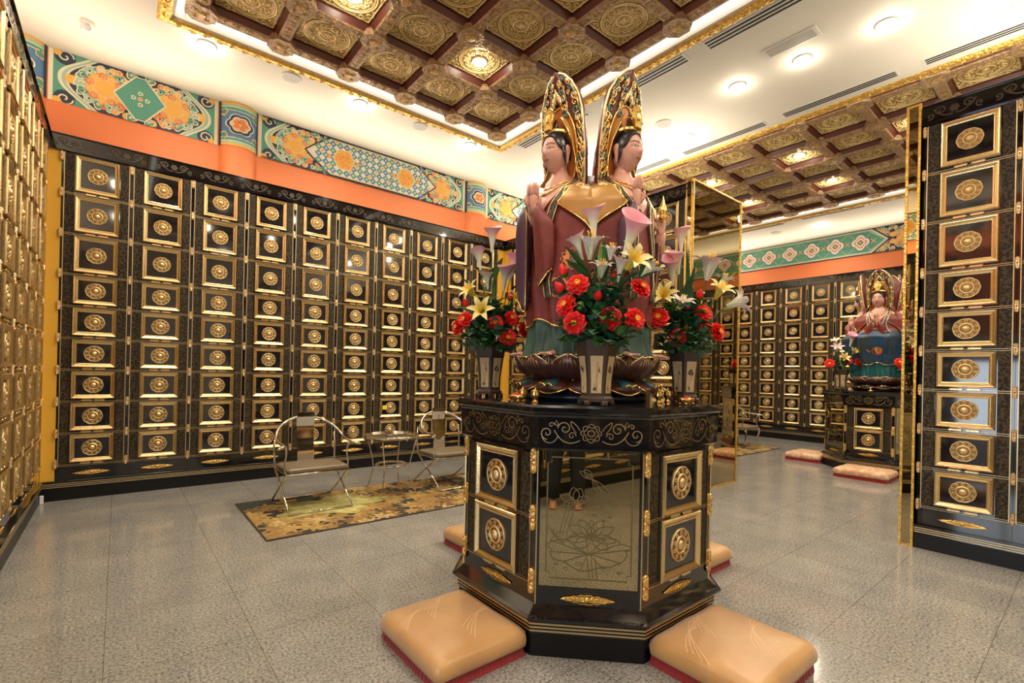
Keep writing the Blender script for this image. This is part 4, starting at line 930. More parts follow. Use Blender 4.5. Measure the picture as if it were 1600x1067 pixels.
# ================================================================== four-faced statues on lotus bases
def lerp_tab(tab, z):
    if z <= tab[0][0]: return tab[0][1:]
    for a, b in zip(tab, tab[1:]):
        if z <= b[0]:
            t = (z-a[0])/(b[0]-a[0]); t = t*t*(3-2*t)*.5+t*.5; return tuple(p+(q-p)*t for p, q in zip(a[1:], b[1:]))
    return tab[-1][1:]
STAND = [(1.48, .45, .345), (1.60, .425, .33), (1.75, .43, .345), (1.92, .44, .36), (2.10, .43, .37), (2.28, .42, .375), (2.40, .405, .365), (2.48, .375, .315), (2.54, .33, .20), (2.59, .27, .11), (2.63, .22, .07)]
SIT = [(1.44, .40, .315), (1.60, .41, .325), (1.80, .45, .35), (2.00, .52, .385), (2.10, .54, .40), (2.17, .49, .39), (2.24, .40, .37), (2.36, .38, .355), (2.45, .355, .31), (2.51, .32, .24), (2.56, .26, .15), (2.60, .21, .09)]
D2 = radians
def head_pt(a, v, sc=1.0, g=0.0):
    """a: angle from the front (-y); v: 0 chin .. pi top"""
    x = sin(v)*sin(a); y = -sin(v)*cos(a); z = -cos(v)
    ax, ay, az = .080, .098, .122
    if z < 0: ax *= 1-.20*z*z-.06*abs(z); ay *= 1-.10*z*z
    px, py, pz = x*ax, y*ay, z*az
    fr = max(0, cos(a))*sin(v)
    if fr > .2 and not g:
        G = lambda cx, cz, sx, sz: exp(-((px-cx)/sx)**2-((pz-cz)/sz)**2)
        py -= .019*G(0, -.027, .0095, .013)+.010*G(0, -.006, .008, .024)+.007*G(0, -.062, .018, .008)+.006*G(0, -.098, .022, .015)
        py += .007*(G(.032, .006, .020, .012)+G(-.032, .006, .020, .012))-.0035*(G(.032, .004, .015, .007)+G(-.032, .004, .015, .007))
        py -= .004*(G(.042, -.04, .025, .025)+G(-.042, -.04, .025, .025))
    s_ = sc*(1+g); return Vector((px*s_, py*s_, pz*s_))
def hand(mb, M, mt, curl=.15, thumb=.6):
    mb.loft([[(.030*w_*cos(t), -.011*h_*sin(t), z) for t in [2*pi*i/12 for i in range(12)]] for z, w_, h_ in ((-.03, .62, 1.1), (0, .8, 1.1), (.025, 1.05, 1.15), (.055, 1.10, 1.0), (.070, 1.0, .8))], mt, True, True, True, M)
    for i, (x, L_) in enumerate(((-.0235, .056), (-.0085, .072), (.0075, .075), (.0225, .066))):
        p = Vector((x, 0, .062)); d = 0; pts = [p.copy()]
        for seg in (.42, .32, .26):
            d += curl*(1+.15*i); p = p+Vector((0, -sin(d), cos(d)))*L_*seg; pts.append(p.copy())
        mb.tube(pts, [.0092, .0088, .0078, .0055], mt, 8, False, M)
    mb.tube([(.022, 0, .008), (.022+.022*thumb, -.008, .030), (.022+.026*thumb, -.012, .052), (.022+.022*thumb, -.014, .070)], [.011, .0105, .0092, .0062], mt, 8, False, M)
def figure(root, rz, st, prefix=''):
    """one of the four figures; everything is built facing -y and turned by rz"""
    tab = st['tab']; R = Matrix.Rotation(rz, 4, 'Z'); dz = st['dz']; hs = st['hs']; zt = tab[-1][0]
    def surf(ph, z, off=0.):
        f, k = lerp_tab(tab, z); r = k+(f-k)*max(0, cos(2*ph))
        if z < 2.25+dz:
            q = min(1, (2.25+dz-z)/.3); r += q*(.009*sin(ph*21+2.2*sin(z*5+rz))+.004*sin(ph*47+3*sin(z*4)))
        if st['sit'] and z < 2.18: r += .045*(exp(-((ph-D2(21))/D2(10))**2)+exp(-((ph+D2(21))/D2(10))**2))*min(1, (2.18-z)/.1)-.035*exp(-(ph/D2(9))**2)*min(1, (2.18-z)/.1)
        r += off; return (r*sin(ph), -r*cos(ph), z)
    def part(mb, name): o = mb.build(name, root); o.matrix_local = R; return o
    def patch(mb, zt_, zb, pa, pb, off, mt, nz=24, na=24, thick=False):
        rows = []
        for i in range(nz+1):
            t = i/nz; row = []
            for j in range(na+1):
                s_ = j/na; p0, p1 = pa(t), pb(t); ph = p0+(p1-p0)*s_; z = zt_(s_, t) if callable(zt_) else zt_+(zb-zt_)*t
                row.append(surf(ph, z, off(s_, t) if callable(off) else off))
            rows.append(row)
        mb.loft(rows, mt, False, False, True)
    Q = D2(45); zb = st['hem']
    mb = MB()                                                     # robe
    hem = lambda ph: zb-.035*cos(2*ph)*(-1)+.018*sin(ph*11+1)-.03
    if st['sit']:
        patch(mb, lambda s_, t: 2.22+(hem(-Q+2*Q*s_)-2.22)*t, 0, lambda t: -Q, lambda t: Q, .0, st['robe'], 34, 40)
        patch(mb, lambda s_, t: zt+(2.20-zt)*t, 0, lambda t: -Q, lambda t: Q, .004, st['upper'], 20, 36)
    else: patch(mb, lambda s_, t: zt+(hem(-Q+2*Q*s_)-zt)*t, 0, lambda t: -Q, lambda t: Q, .0, st['robe'], 50, 40)
    part(mb, 'robe')
    mb = MB(); n = 40
    mb.tube([surf(-Q+2*Q*i/n, hem(-Q+2*Q*i/n), .004) for i in range(n+1)], .006, 'gold_bright', 5)
    part(mb, 'gold_hem')
    for ph, z in st['emblems']:
        mb = MB()
        P = Paint(mb, lambda u, v, o, ph=ph, z=z: surf(ph+u/.40, z+v, .004+o), step=.0006, base=.001)
        P.flower(0, 0, .064, 12, 'coral', 1, .2, n=3); P.flower(0, 0, .058, 12, 'halo_core', 1.5, .2, n=3); P.flower(0, 0, .054, 12, 'robe_brocade', 2, .25, n=3); P.flower(0, 0, .028, 8, 'jade_relief', 3, .3, n=3); P.disc(0, 0, .014, 'robe_brocade', 4); P.disc(0, 0, .006, 'gold_bright', 5, 8)
        part(mb, 'robe_emblem')
    # skirt
    mb = MB(); z1 = hem(0)+.06; z0 = st['foot']; rows = []
    for i in range(15):
        t = i/14; z = z1+(z0-z1)*t; row = []
        for j in range(61):
            ph = -Q+2*Q*j/60; x, y, _ = surf(ph, max(z, tab[0][0]), -.012+.018*t); r = sqrt(x*x+y*y)+.010*(.3+t)*sin(ph*30+1.5*sin(z*9)); row.append((r*sin(ph), -r*cos(ph), z+.008*t*sin(ph*14)))
        rows.append(row)
    mb.loft(rows, st['skirt'], False, False, True); part(mb, 'underskirt')
    mb = MB(); mb.tube(rows[-1], .005, 'gold_bright', 5); 
    part(mb, 'skirt_hem')
    # feet
    for sx in (-1, 1):
        mb = MB(); x = sx*.085; y = -(tab[0][1]-.035); z = z0+.0
        mb.loft([[(x+q*.030*w_*cos(t)*1.0+sx*(.02*k), y+yy, z+.002+.026*h_*max(0, sin(t)) if sin(t) > 0 else z+.002) for t in [2*pi*i/12 for i in range(12)] for q in (1,)] for k, (yy, w_, h_) in enumerate(((.08, .8, 1.6), (.03, 1.0, 1.3), (-.02, 1.2, .9), (-.055, 1.25, .6), (-.068, 1.0, .4)))], 'skin_statue', True, True, True)
        for i in range(5): mb.sphere((x+sx*.085*.9-sx*.0-sx*(.032-.0)+(i-2)*.0155, y-.070+abs(i-(1 if sx > 0 else 3))*.005, z+.010), (.0088, .015, .0085), 'skin_statue', 5)
        part(mb, 'foot')
    # chest with necklace, neck, head: one skin
    hc = Vector((0, -.295, 2.735+dz)); zc = 2.63+dz
    mb = MB()
    patch(mb, 2.61+dz, 2.35+dz, lambda t: -D2(27)*(1-t**1.2)-D2(1), lambda t: D2(27)*(1-t**1.2)+D2(1), .007, 'skin_statue', 16, 14)
    mb.loft([[(r*1.0*cos(t), -.262+yy-.9*r*sin(t), z+dz) for t in [2*pi*i/18 for i in range(18)]] for z, r, yy in ((2.50, .11, 0), (2.56, .095, 0), (2.60, .062, 0), (2.63, .051, -.004), (2.66, .050, -.012), (2.70, .052, -.02))], 'skin_statue', True, False, True)
    nv, na = 44, 56
    mb.loft([[tuple(hc+head_pt(2*pi*j/na, .02+(pi-.04)*i/nv, hs)) for j in range(na)] for i in range(nv+1)], 'skin_statue', True, True, True)
    for sx in (-1, 1):
        mb.loft([[tuple(hc+Vector((sx*(.077+.014*w_*(cos(t)*.5+.5)), .012+.019*w_*sin(t), z))*hs) for t in [2*pi*i/10 for i in range(10)]] for z, w_ in ((-.075, .25), (-.068, .55), (-.045, .6), (-.02, .8), (.005, 1.1), (.025, 1.0), (.037, .4))], 'skin_statue', True, True, True)
    # arms and hands
    mats_ = 'skin_statue'
    if st['pose'](rz) == 'pray':
        for sx in (-1, 1):
            w_ = Vector((sx*.020, -.475-st['out'], 2.345+dz)); mb.tube([(sx*.085, -.33, 2.23+dz), (sx*.07, -.445-st['out']*.6, 2.265+dz), tuple(w_)], [.030, .026, .021], mats_, 10)
            mb2 = Matrix.Translation(w_+Vector((-sx*.008, -.004, .02))) @ Matrix.Rotation(sx*D2(90), 4, 'Z') @ Matrix.Rotation(D2(0), 4, 'X')
            hand(mb, mb2 @ Matrix.Scale(1.08, 4), mats_, .02, .35)
    else:
        w_ = Vector((-.105, -.455, 2.355+dz)); mb.tube([(-.135, -.36, 2.20+dz), (-.125, -.41, 2.27+dz), tuple(w_)], [.036, .031, .021], mats_, 10)
        hand(mb, Matrix.Translation(w_+Vector((0, 0, .015))) @ Matrix.Rotation(D2(0), 4, 'Z') @ Matrix.Scale(1.12, 4), mats_, .06, .7)
        w_ = Vector((.205, -.405, 2.27+dz)); mb.tube([(.28, -.28, 2.14+dz), (.26, -.35, 2.19+dz), tuple(w_)], [.045, .040, .028], mats_, 10)
        hand(mb, Matrix.Translation(w_+Vector((0, 0, .01))) @ Matrix.Rotation(D2(160), 4, 'Z') @ Matrix.Scale(1.05, 4), mats_, .65, .8)
    part(mb, 'skin_body')
    if st['pose'](rz) != 'pray':
        mb = MB(); mb.lathe([(.001, 2.335), (.022, 2.345), (.028, 2.36), (.018, 2.375), (.024, 2.385), (.026, 2.40), (.018, 2.425), (.009, 2.455), (.001, 2.49)], 14, 'gold_bright', Matrix.Translation((.19, -.425, dz))); part(mb, 'held_flame_jewel')
    # face paint
    mb = MB()
    def fs(u, v, o):                                              # u lateral, v height on the face
        zz = max(-.999, min(.999, v/.122)); vv = math.acos(-zz); ax = .080*((1-.20*zz*zz-.06*abs(zz)) if zz < 0 else 1); q = max(-.98, min(.98, u/(ax*max(.05, sin(vv))))); return tuple(hc+head_pt(math.asin(q), vv, hs)+Vector((0, -o*1.0, 0)))
    P = Paint(mb, fs, step=.0005, base=.0012)
    for sx in (-1, 1):
        P.stroke([(sx*a, b) for a, b in bez((.010, .022), (.020, .036), (.042, .038), (.056, .022), 10)], [.0025]+[.0052]*9+[.002], 'brow_ink', 1)
        eye = bez((.014, .002), (.024, .0065), (.042, .0065), (.052, .002), 8)+bez((.052, .002), (.040, -.001), (.024, -.001), (.014, .002), 6)[1:-1]
        P.fill([(sx*a, b) for a, b in eye], 'white', 1); P.disc(sx*.033, .0028, .0045, 'brow_ink', 2, 10, .0026); P.stroke([(sx*a, b) for a, b in bez((.013, .002), (.024, .0085), (.042, .0085), (.056, .002), 9)], .0040, 'brow_ink', 3)
    P.fill(bez((-.020, -.061), (-.010, -.053), (-.004, -.053), (0, -.056), 6)+bez((0, -.056), (.004, -.053), (.010, -.053), (.020, -.061), 6)[1:]+bez((.020, -.061), (.010, -.073), (-.010, -.073), (-.020, -.061), 8)[1:-1], 'lip_red', 1); P.stroke(bez((-.020, -.061), (-.008, -.064), (.008, -.064), (.020, -.061), 8), .0014, 'brow_ink', 2)
    P.disc(0, .035, .0045, 'ruby', 1, 8)
    part(mb, 'face_paint'); mb = MB()
    for k in range(2):
        r = .085+.03*k; mb.tube([surf(D2(24)*(i/12-1)*(1 if i <= 12 else 1), 2.57+dz-.012*k-(.06+.03*k)*sin(pi*i/24), .012) for i in range(25)], .004, 'gold_bright', 5)
    mb.sphere(surf(0, 2.47+dz, .014), .010, 'gold_bright', 5)
    part(mb, 'necklace')
    # hair cap with locks, topknot
    mb = MB(); n = 48; rows = []
    def lim(a):
        c_ = abs((a+pi) % (2*pi)-pi)/pi                           # 0 front .. 1 back
        return 2.22 if c_ < .0 else (2.18+.10*(1-abs(c_/.16-0)) if c_ < .16 else 2.18-(c_-.16)/.16*.62 if c_ < .32 else 1.56-.35*min(1, (c_-.32)/.3))
    for i in range(13):
        rows.append([tuple(hc+head_pt(2*pi*j/n, pi-.02-(pi-.02-lim(2*pi*j/n))*i/12, hs, .085)+Vector((0, .003, .006))) for j in range(n)])
    mb.loft(rows[::-1], 'hair_black', True, True, True)
    for sx in (-1, 1): mb.tube([tuple(hc+Vector(p)*hs) for p in ((sx*.080, -.022, .01), (sx*.083, -.018, -.03), (sx*.082, -.010, -.06), (sx*.085, -.002, -.092))], [.010, .008, .006, .001], 'hair_black', 8)
    mb.loft([[tuple(hc+Vector((r*cos(t), -.005+r*sin(t), z))*hs) for t in [2*pi*i/14 for i in range(14)]] for z, r in ((.105, .050), (.125, .042), (.14, .034), (.155, .018), (.175, .006), (.195, .001))], 'hair_black', True, True, True)
    part(mb, 'hair')
    # crown plate
    mb = MB(); K = Matrix.Translation(hc+Vector((0, -.070, .112))*hs) @ Matrix.Rotation(D2(-6), 4, 'X') @ Matrix.Scale(hs*1.2, 4)
    out = [(.0, -.0), (.022, .0), (.026, .02), (.034, .045), (.036, .075), (.028, .10), (.012, .118), (0, .128)]; pl = out+[(-x, z) for x, z in out[::-1][1:-1]]
    mb.loft([[(x, 0, z) for x, z in pl], [(x, -.010, z) for x, z in pl], [(x*.85, -.014, .005+z*.93) for x, z in pl]], 'gold_bright', True, True, False, K)
    mb.sphere((0, -.014, .062), (.016, .008, .026), 'gold_carved', 6, K)
    for s_ in (-1, 1):
        mb.tube([(s_*.018+x*s_, -.014, .03+z) for x, z in spiral(0, 0, .013, 0, 1.1, 1, 8)], .003, 'gold_bright', 4, False, K); mb.tube([(s_*.012+x*s_, -.014, .095+z) for x, z in spiral(0, 0, .012, 0, 1.1, 1, 8)], .003, 'gold_bright', 4, False, K)
    mb.loft([[(x*cos(a)*.0+.074*sin(a)*w_, .074-.078*cos(a)*w_, z) for a in [D2(-75)+D2(150)*i/16 for i in range(17)]] for z, w_ in ((-.004, .98), (.004, 1.0), (.010, .96))], 'gold_carved', False, False, True, K)
    part(mb, 'crown')
    # gold veil behind the head down to the shoulders
    mb = MB(); rows = []
    for z, rx, ry, cy, am in ((.225, .026, .035, .0, 110), (.21, .044, .062, .0, 112), (.175, .070, .092, .0, 110), (.12, .096, .105, .0, 104), (.05, .110, .105, .005, 92), (-.04, .118, .092, .008, 78), (-.10, .132, .10, .008, 84), (-.15, .16, .11, .0, 92)):
        rows.append([tuple(hc+Vector((rx*sin(a), cy+ry*cos(a)+.016, z))*hs) for a in [D2(-am)+D2(2*am)*i/20 for i in range(21)]])
    mb.loft(rows, 'veil_tan' if not st['sit'] else st['cape'], False, False, True); part(mb, 'veil')
    mb = MB()
    for j in (0, -1): mb.tube([r[j] for r in rows], .005, 'gold_bright', 5)
    part(mb, 'veil_edge')
    # shoulder cape, heart shaped with its neighbour's
    for sx in (-1, 1):
        mb = MB()
        pa = lambda t, sx=sx: sx*D2(21+3*sin(t*9)+(24*max(0, (t-.55)/.45)**.85 if t > .55 else 0)); pb = lambda t, sx=sx: sx*Q
        tp, bt = (2.585+dz, 2.20+dz)
        def zf(s_, t): return tp-.045*s_**2+(bt-(tp-.045*s_**2))*t
        if st['cape_on']:
            patch(mb, zf, 0, pa, pb, lambda s_, t: .014+.006*sin(pi*min(1, t*1.2)), st['cape'], 26, 12)
            P = Paint(mb, lambda u, v, o, sx=sx: surf(sx*D2(33)+u/.36, 2.515+dz+v, .020+o), step=.0006, base=.001); P.flower(0, 0, .026, 8, 'peach', 1, .2); P.flower(0, 0, .016, 6, 'cape_gold', 2, .2); part(mb, 'shoulder_cape')
    mb = MB()
    if st['cape_on']:
        for sx in (-1, 1):
            pts = [];
            for i in range(27):
                t = i/26; a = D2(21+3*sin(t*9)+(24*max(0, (t-.55)/.45)**.85 if t > .55 else 0)); z = 2.585+dz+(2.20-2.585)*t; wg = .010*sin(t*26) if .25 < t < .6 else 0; pts.append(surf(sx*(a-wg*2), z+wg, .020))
            mb.tube(pts, .0055, 'gold_bright', 5)
    # brocade bands along the open collar and down the front, gold edged
    mb3 = MB()
    for sx in (-1, 1):
        path = [(28, 2.60), (25, 2.54), (20, 2.46), (14, 2.38), (10.5, 2.28), (12, 2.16), (13, 2.04), (11, 1.94), (12.5, 1.84)] if not st['sit'] else [(28, 2.60), (25, 2.54), (19, 2.44), (14, 2.34), (16, 2.26), (20, 2.20)]
        fine = []
        for a, b in zip(path, path[1:]):
            for k in range(4): fine.append((a[0]+(b[0]-a[0])*k/4, a[1]+(b[1]-a[1])*k/4))
        fine.append(path[-1]); rows = []
        for a, z in fine:
            w_ = 3.2; rows.append([surf(sx*D2(a+d), z+dz, o) for d, o in ((-w_, .004), (-w_, .018), (0, .022), (w_, .018), (w_, .004))])
        mb3.loft(rows, 'robe_brocade', False, False, True)
        for j in (1, 3): mb.tube([r[j] for r in rows], .0035, st['trim'], 5)
    part(mb3, 'collar_band'); part(mb, 'gold_trim')
    # wide hanging sleeves
    for sx in (-1, 1):
        mb = MB(); rows = []
        if st['pose'](rz) == 'pray': el, wr = Vector((sx*.125, -.45, 0)), Vector((sx*.04, -.495-st['out'], 0)); zt2 = 2.34; zbm = 1.95 if sx > 0 else 1.82
        elif sx < 0: el, wr = Vector((-.165, -.40, 0)), Vector((-.11, -.455, 0)); zt2 = 2.34; zbm = 2.03
        else: el, wr = Vector((.30, -.26, 0)), Vector((.215, -.385, 0)); zt2 = 2.24; zbm = 1.88
        if st['sit']: zbm += .12
        ax = (wr-el); L_ = ax.length; ax.normalize(); nn = Vector((-ax.y, ax.x, 0))*(1 if sx < 0 else -1); mid = (el+wr)/2
        for i in range(15):
            t = i/14; ww = (L_/2*(1.02-.18*t-.30*t**4)+.015)*(.55+.45*min(1, t*6)**.5); th = (.045-.012*t)*(.5+.5*min(1, t*6)**.5); zz = zt2-(zt2-zbm)*t; ring = []
            for j in range(24):
                a = 2*pi*j/24; u = ww*cos(a); v = th*sin(a)*(1+.25*sin(u*60+t*4)); tilt = .045*(1-t)*(cos(a)); ring.append(tuple(mid+ax*(u-.02*t)+nn*(v+.012*t)+Vector((0, 0, zz+dz+tilt-.05*t*cos(a)))))
            rows.append(ring)
        mb.loft(rows, 'robe_red' if (st['pose'](rz) == 'pray' and sx > 0 and not st['sit']) else st['sleeve'], True, True, True); part(mb, 'sleeve')
        mb = MB(); mb.tube(rows[-1], .005, 'gold_bright', 5, True); mb.tube([r[0] for r in rows], .0045, 'gold_bright', 5); part(mb, 'sleeve_trim')
    # leaf shaped halo
    mb = MB(); HW = [(2.42, .10), (2.50, .14), (2.60, .16), (2.75, .175), (2.95, .175), (3.05, .155), (3.13, .115), (3.18, .07), (3.205, .035), (3.22, .006)]
    top = st['halo_top']
    def hp(u, z, o):                                              # u in -1..1 across, z height
        zz = 2.42+(z-2.42)*(3.22-2.42)/(top-2.42); w_ = lerp_tab(HW, zz)[0]; t = max(0, (zz-2.6)/.62); y = -.20-.065*min(1, max(0, (zz-2.5)/.45))-.055*max(0, (zz-2.95)/.27)**1.5+.012*u*u; return (u*w_, y-o, z)
    n = 22; rf = []; rb = []
    for i in range(n+1):
        z = 2.42+dz+(top-2.42-dz)*i/n; rf.append([hp(-1+2*j/16, z, .012) for j in range(17)]+[hp(1-2*j/16, z, -.014) for j in range(17)])
    mb.loft(rf, 'halo_dark', True, True, True); part(mb, 'halo')
    mb = MB(); rnd = random.Random(11)
    for sx in (-1, 1):
        mb.tube([hp(sx*.985, 2.45+dz+(top-2.46-dz)*i/30, .012) for i in range(31)], .007, 'gold_dull', 5)
        for i in range(15):
            z = 2.52+dz+(top-2.60-dz)*i/14; q = .034-.008*i/14; mt = ('gold_dull', 'jade_relief', 'gold_bright')[i % 3]
            for u0 in ((.85,) if z < 2.92+dz else (.78, .30)):
                w_ = .2; sp = spiral(0, 0, q, rnd.uniform(0, 6), 1.25, sx*(1 if i % 2 else -1), 11); mb.tube([hp(sx*u0+x/w_, z+y, .018) for x, y in sp], .0058, mt, 5)
                mb.tube([hp(sx*(u0+.1)+.04*sin(k), z-.03+.025*k, .018) for k in range(4)], [.006, .005, .004, .002], 'gold_dull' if i % 2 else 'jade_relief', 5)
        for i in range(34):
            u0 = sx*(.08+.78*((i*13) % 34)/34); z = 2.62+dz+(top-2.68-dz)*(i/33); mt = ('gold_dull', 'jade_relief', 'gold_bright', 'shawl_red')[i % 4]
            if z < 3.03+dz and abs(u0) < .75: continue
            sp = spiral(0, 0, rnd.uniform(.014, .026), rnd.uniform(0, 6), 1.2, 1 if i % 2 else -1, 9); mb.tube([hp(u0+x/.17, z+y, .017) for x, y in sp], .0048, mt, 5)
        for i in range(9):
            z = 2.46+dz+.05*i; mb.tube([hp(sx*(.93-.03*k), z+.02*k, .018+.004*k) for k in range(4)], [.007, .006, .004, .001], 'gold_carved', 5)
    for k in range(5): mb.tube([hp((k-2)*.09, 3.02+dz+.02*(2-abs(k-2))+.02*i, .02+.003*i) for i in range(4)], [.011, .010, .007, .002], 'gold_dull', 5)
    part(mb, 'halo_scrollwork')
    mb = MB(); P = Paint(mb, lambda u, v, o: hp(u, v, .013+o), step=.001, base=.002); zc2 = 2.78+dz; el2 = lambda s_, n=30: [(.70*s_*cos(t), zc2+.235*s_*sin(t)*(1.0 if sin(t) > 0 else 1.2)) for t in [2*pi*i/n for i in range(n)]]
    rows = [[hp(p[0]*q, zc2+(p[1]-zc2)*q, .0145) for p in el2(1)] for q in (1, .8, .6, .4, .2, .02)]; mb.loft(rows, 'halo_inner', True, False, True)
    mb.tube([hp(a, b, .016) for a, b in el2(1)], .007, 'gold_bright', 6, True); part(mb, 'nimbus')
def petal(R0, R1, z0, z1, n, mt, mt2, down=False):
    mb = MB(); rows = []; N = 12; A = pi/n*1.04
    for i in range(N+1):
        t = i/N; w_ = A*(1-(abs(t-.42)/.62)**2.2 if t > .42 else .72+.28*t/.42); w_ = max(w_, .0); r = R0+(R1-R0)*sin(t*pi/2)**.9; z = z0+(z1-z0)*t**(1.15 if not down else .9)
        row = []
        for j in range(11):
            s_ = -1+j/5; bulge = .030*(1-s_*s_)*sin(pi*min(1, t*.9+.1)); row.append(((r+bulge)*sin(s_*w_), -(r+bulge)*cos(s_*w_), z+(.012*(1-abs(s_)) if not down else .010*(1-s_*s_))*t))
        rows.append(row)
    mb.loft(rows, mt, False, False, True)
    edge = [r[0] for r in rows]+[r[-1] for r in rows[::-1]]; mb.tube(edge, .0048, 'gold_dull' if not down else 'gold_bright', 5)
    if down:
        for s_ in (-1, 1):
            c_ = rows[8][5+s_*2]; ang = 0; mb.tube([Vector(rows[8][5])+Vector((s_*(.022+.021*cos(a)), -.009-.006*sin(a), .004+.017*sin(a))) for a in [pi*1.1*k/8 for k in range(9)]], .0065, 'gold_bright', 6)
        sub = [[tuple(Vector(p)+Vector((0, -.003, .003))) for p in r[3:8]] for r in rows[1:8]]; mb.loft(sub, mt2, False, False, True)
    else:
        for k in (-2, -1, 0, 1, 2):
            mb.tube([tuple(Vector(rows[i][5+k])+Vector((0, -.002, 0))) for i in range(6, 12-abs(k))], [.0012]*2+[.0024]*(4-abs(k)), 'gold_dull', 4)
    return mb
def statue(loc, lab, st, lz):
    t = thing('four_faced_statue', lab, 'statue', loc)
    # lotus base: lz = (bottom, waist, top)
    b0, b1, b2 = lz; mb = MB()
    mb.lathe([(.385, b0), (.385, b0+.036), (.375, b0+.042), (.33, b0+.044)], 48, 'base_blue'); mb.build('base_disc', t)
    mb = MB(); mb.lathe([(.36, b0+.045), (.335, b1-.01), (.34, b1+.01), (.40, b2-.03), (.43, b2-.008), (.42, b2)], 48, 'lotus_brown'); lb = mb.build('lotus_base', t)
    n = 12; up = keep(petal(.335, .455, b1-.01, b2+.01, n, 'lotus_brown', 'lotus_teal'), 'upper_petal'); dn = keep(petal(.335, .455, b1, b0+.044, n, 'lotus_brown', 'lotus_teal', True), 'lower_petal')
    up2 = keep(petal(.33, .435, b1-.01, b2+.012, n, 'lotus_brown', 'lotus_teal'), 'upper_petal')
    for i in range(n):
        inst('upper_petal', up, lb, rot=(0, 0, 2*pi*i/n)); inst('upper_petal', up2, lb, rot=(0, 0, 2*pi*(i+.5)/n)); inst('lower_petal', dn, lb, rot=(0, 0, 2*pi*(i+.5)/n))
    mb = MB(); mb.lathe([(.20, b2), (.24, 2.2), (.235, 2.40+st['dz']), (.16, 2.56+st['dz']), (.12, 2.64+st['dz']), (.001, 2.66+st['dz'])], 24, 'halo_core'); mb.build('core_column', t)
    for k in range(4): figure(t, k*pi/2-pi/2, st)
    return t
e1 = [(radians(a), z) for a, z in ((-27, 2.03), (27, 2.03), (-12, 1.86), (14, 2.0), (36, 1.90), (-36, 2.16), (33, 2.17))]
e1 = [(radians(a), z) for a, z in ((-17, 2.14), (30, 2.06), (-36, 1.95), (21, 1.90))]
STY1 = dict(tab=STAND, dz=0, hs=1.0, hem=1.70, foot=1.51, robe='robe_red', upper='robe_red', skirt='skirt_green', cape='cape_gold', sleeve='robe_purple', trim='gold_dull', cape_on=True, sit=False, emblems=e1, out=0., halo_top=3.22,
            pose=lambda rz: 'pray' if abs(rz+pi/2) < .01 or abs(rz-pi/2) < .01 else 'hold')
STY2 = dict(tab=SIT, dz=-.035, hs=1.08, hem=1.68, foot=1.465, robe='robe_blue', upper='shawl_red', skirt='robe_teal', cape='shawl_red', sleeve='shawl_red', trim='white', cape_on=True, sit=True,
            emblems=[(radians(a), z) for a, z in ((-30, 1.98), (4, 1.88))], out=-.03, halo_top=3.17, pose=lambda rz: 'pray')
statue((ALT.x, ALT.y, 0), 'large painted statue of standing robed figures with leaf-shaped halos on the foreground altar', STY1, (ZT, 1.385, 1.505))
statue((ALT2.x, ALT2.y, 0), 'smaller seated statue in a blue robe and red shawl on the far altar', STY2, (ZT, 1.355, 1.46))
# ================================================================== vases, flowers, offerings
def vase(lab, loc, rz):
    t = thing('flower_vase', lab, 'vase', loc, rz); n = 6; ph = pi/6
    prof = [(.098, .018), (.098, .040), (.080, .052), (.074, .10), (.078, .17), (.092, .235), (.098, .262), (.126, .312), (.120, .318), (.108, .314), (.08, .25), (.001, .24)]
    prof = [(.090, .018), (.090, .034), (.078, .046), (.078, .055), (.080, .12), (.088, .19), (.098, .245), (.102, .262), (.112, .332), (.106, .336), (.098, .326), (.080, .25), (.001, .24)]
    mb = MB(); mb.lathe(prof, n, 'vase_body', None, False, True, ph)
    for i in range(6):
        a = ph+i*pi/3; mb.box((.066, -.016, 0), (.094, .016, .022), 'vase_body', Matrix.Rotation(a, 4, 'Z'), bev=.003)
    mb.build('body', t)
    for i in range(6):
        a0, a1 = ph+i*pi/3, ph+(i+1)*pi/3
        def f(u, v, o, a0=a0, a1=a1):
            r = lerp_tab([(.046, .078), (.055, .078), (.12, .080), (.19, .088), (.245, .098)], v)[0]; p, q = Vector((r*cos(a0), r*sin(a0), v)), Vector((r*cos(a1), r*sin(a1), v)); m_ = (p+q)/2; nrm = Vector((m_.x, m_.y, 0)).normalized(); return tuple(p.lerp(q, u)+nrm*o)
        mb = MB(); P = Paint(mb, f, step=.0006, base=.0015)
        for k in range(8): P.rect(.17, .062+k*.0235, .83, .062+(k+1)*.0235, 'vase_panel', 1)
        rnd = random.Random(i)
        P.stroke(bez((.45+.1*(i % 2), .07), (.4, .12), (.62, .16), (.55, .22), 10), .02 if i % 2 else .012, 'ink', 2)
        for k in range(7):
            x, y = rnd.uniform(.3, .7), rnd.choice((.20, .205, .19, .12, .10)); P.fill([(x, y), (x+rnd.uniform(-.16, .16), y-rnd.uniform(.008, .02)), (x+rnd.uniform(-.2, .2), y-.03)], 'ink', 3)
        mb.build('painted_panel', t)
    return t
def orient(d):
    d = Vector(d).normalized(); return d.to_track_quat('Z', 'Y').to_matrix().to_4x4()
def petals(mb, n, L_, W, mt, prof, ph=0., cup=.3):
    """n petals around +z; prof(t) -> (radius, height)"""
    for k in range(n):
        a = 2*pi*k/n+ph; rows = []
        for i in range(7):
            t = i/6; r, z = prof(t); w_ = W*(sin(pi*min(1, t*.92+.04))**.7)*(1 if t < .96 else .2); row = []
            for j in range(5):
                s_ = (j-2)/2; row.append((r*cos(a)-s_*w_*sin(a), r*sin(a)+s_*w_*cos(a), z+cup*w_*s_*s_))
            rows.append(row)
        mb.loft(rows, mt, False, False, True)
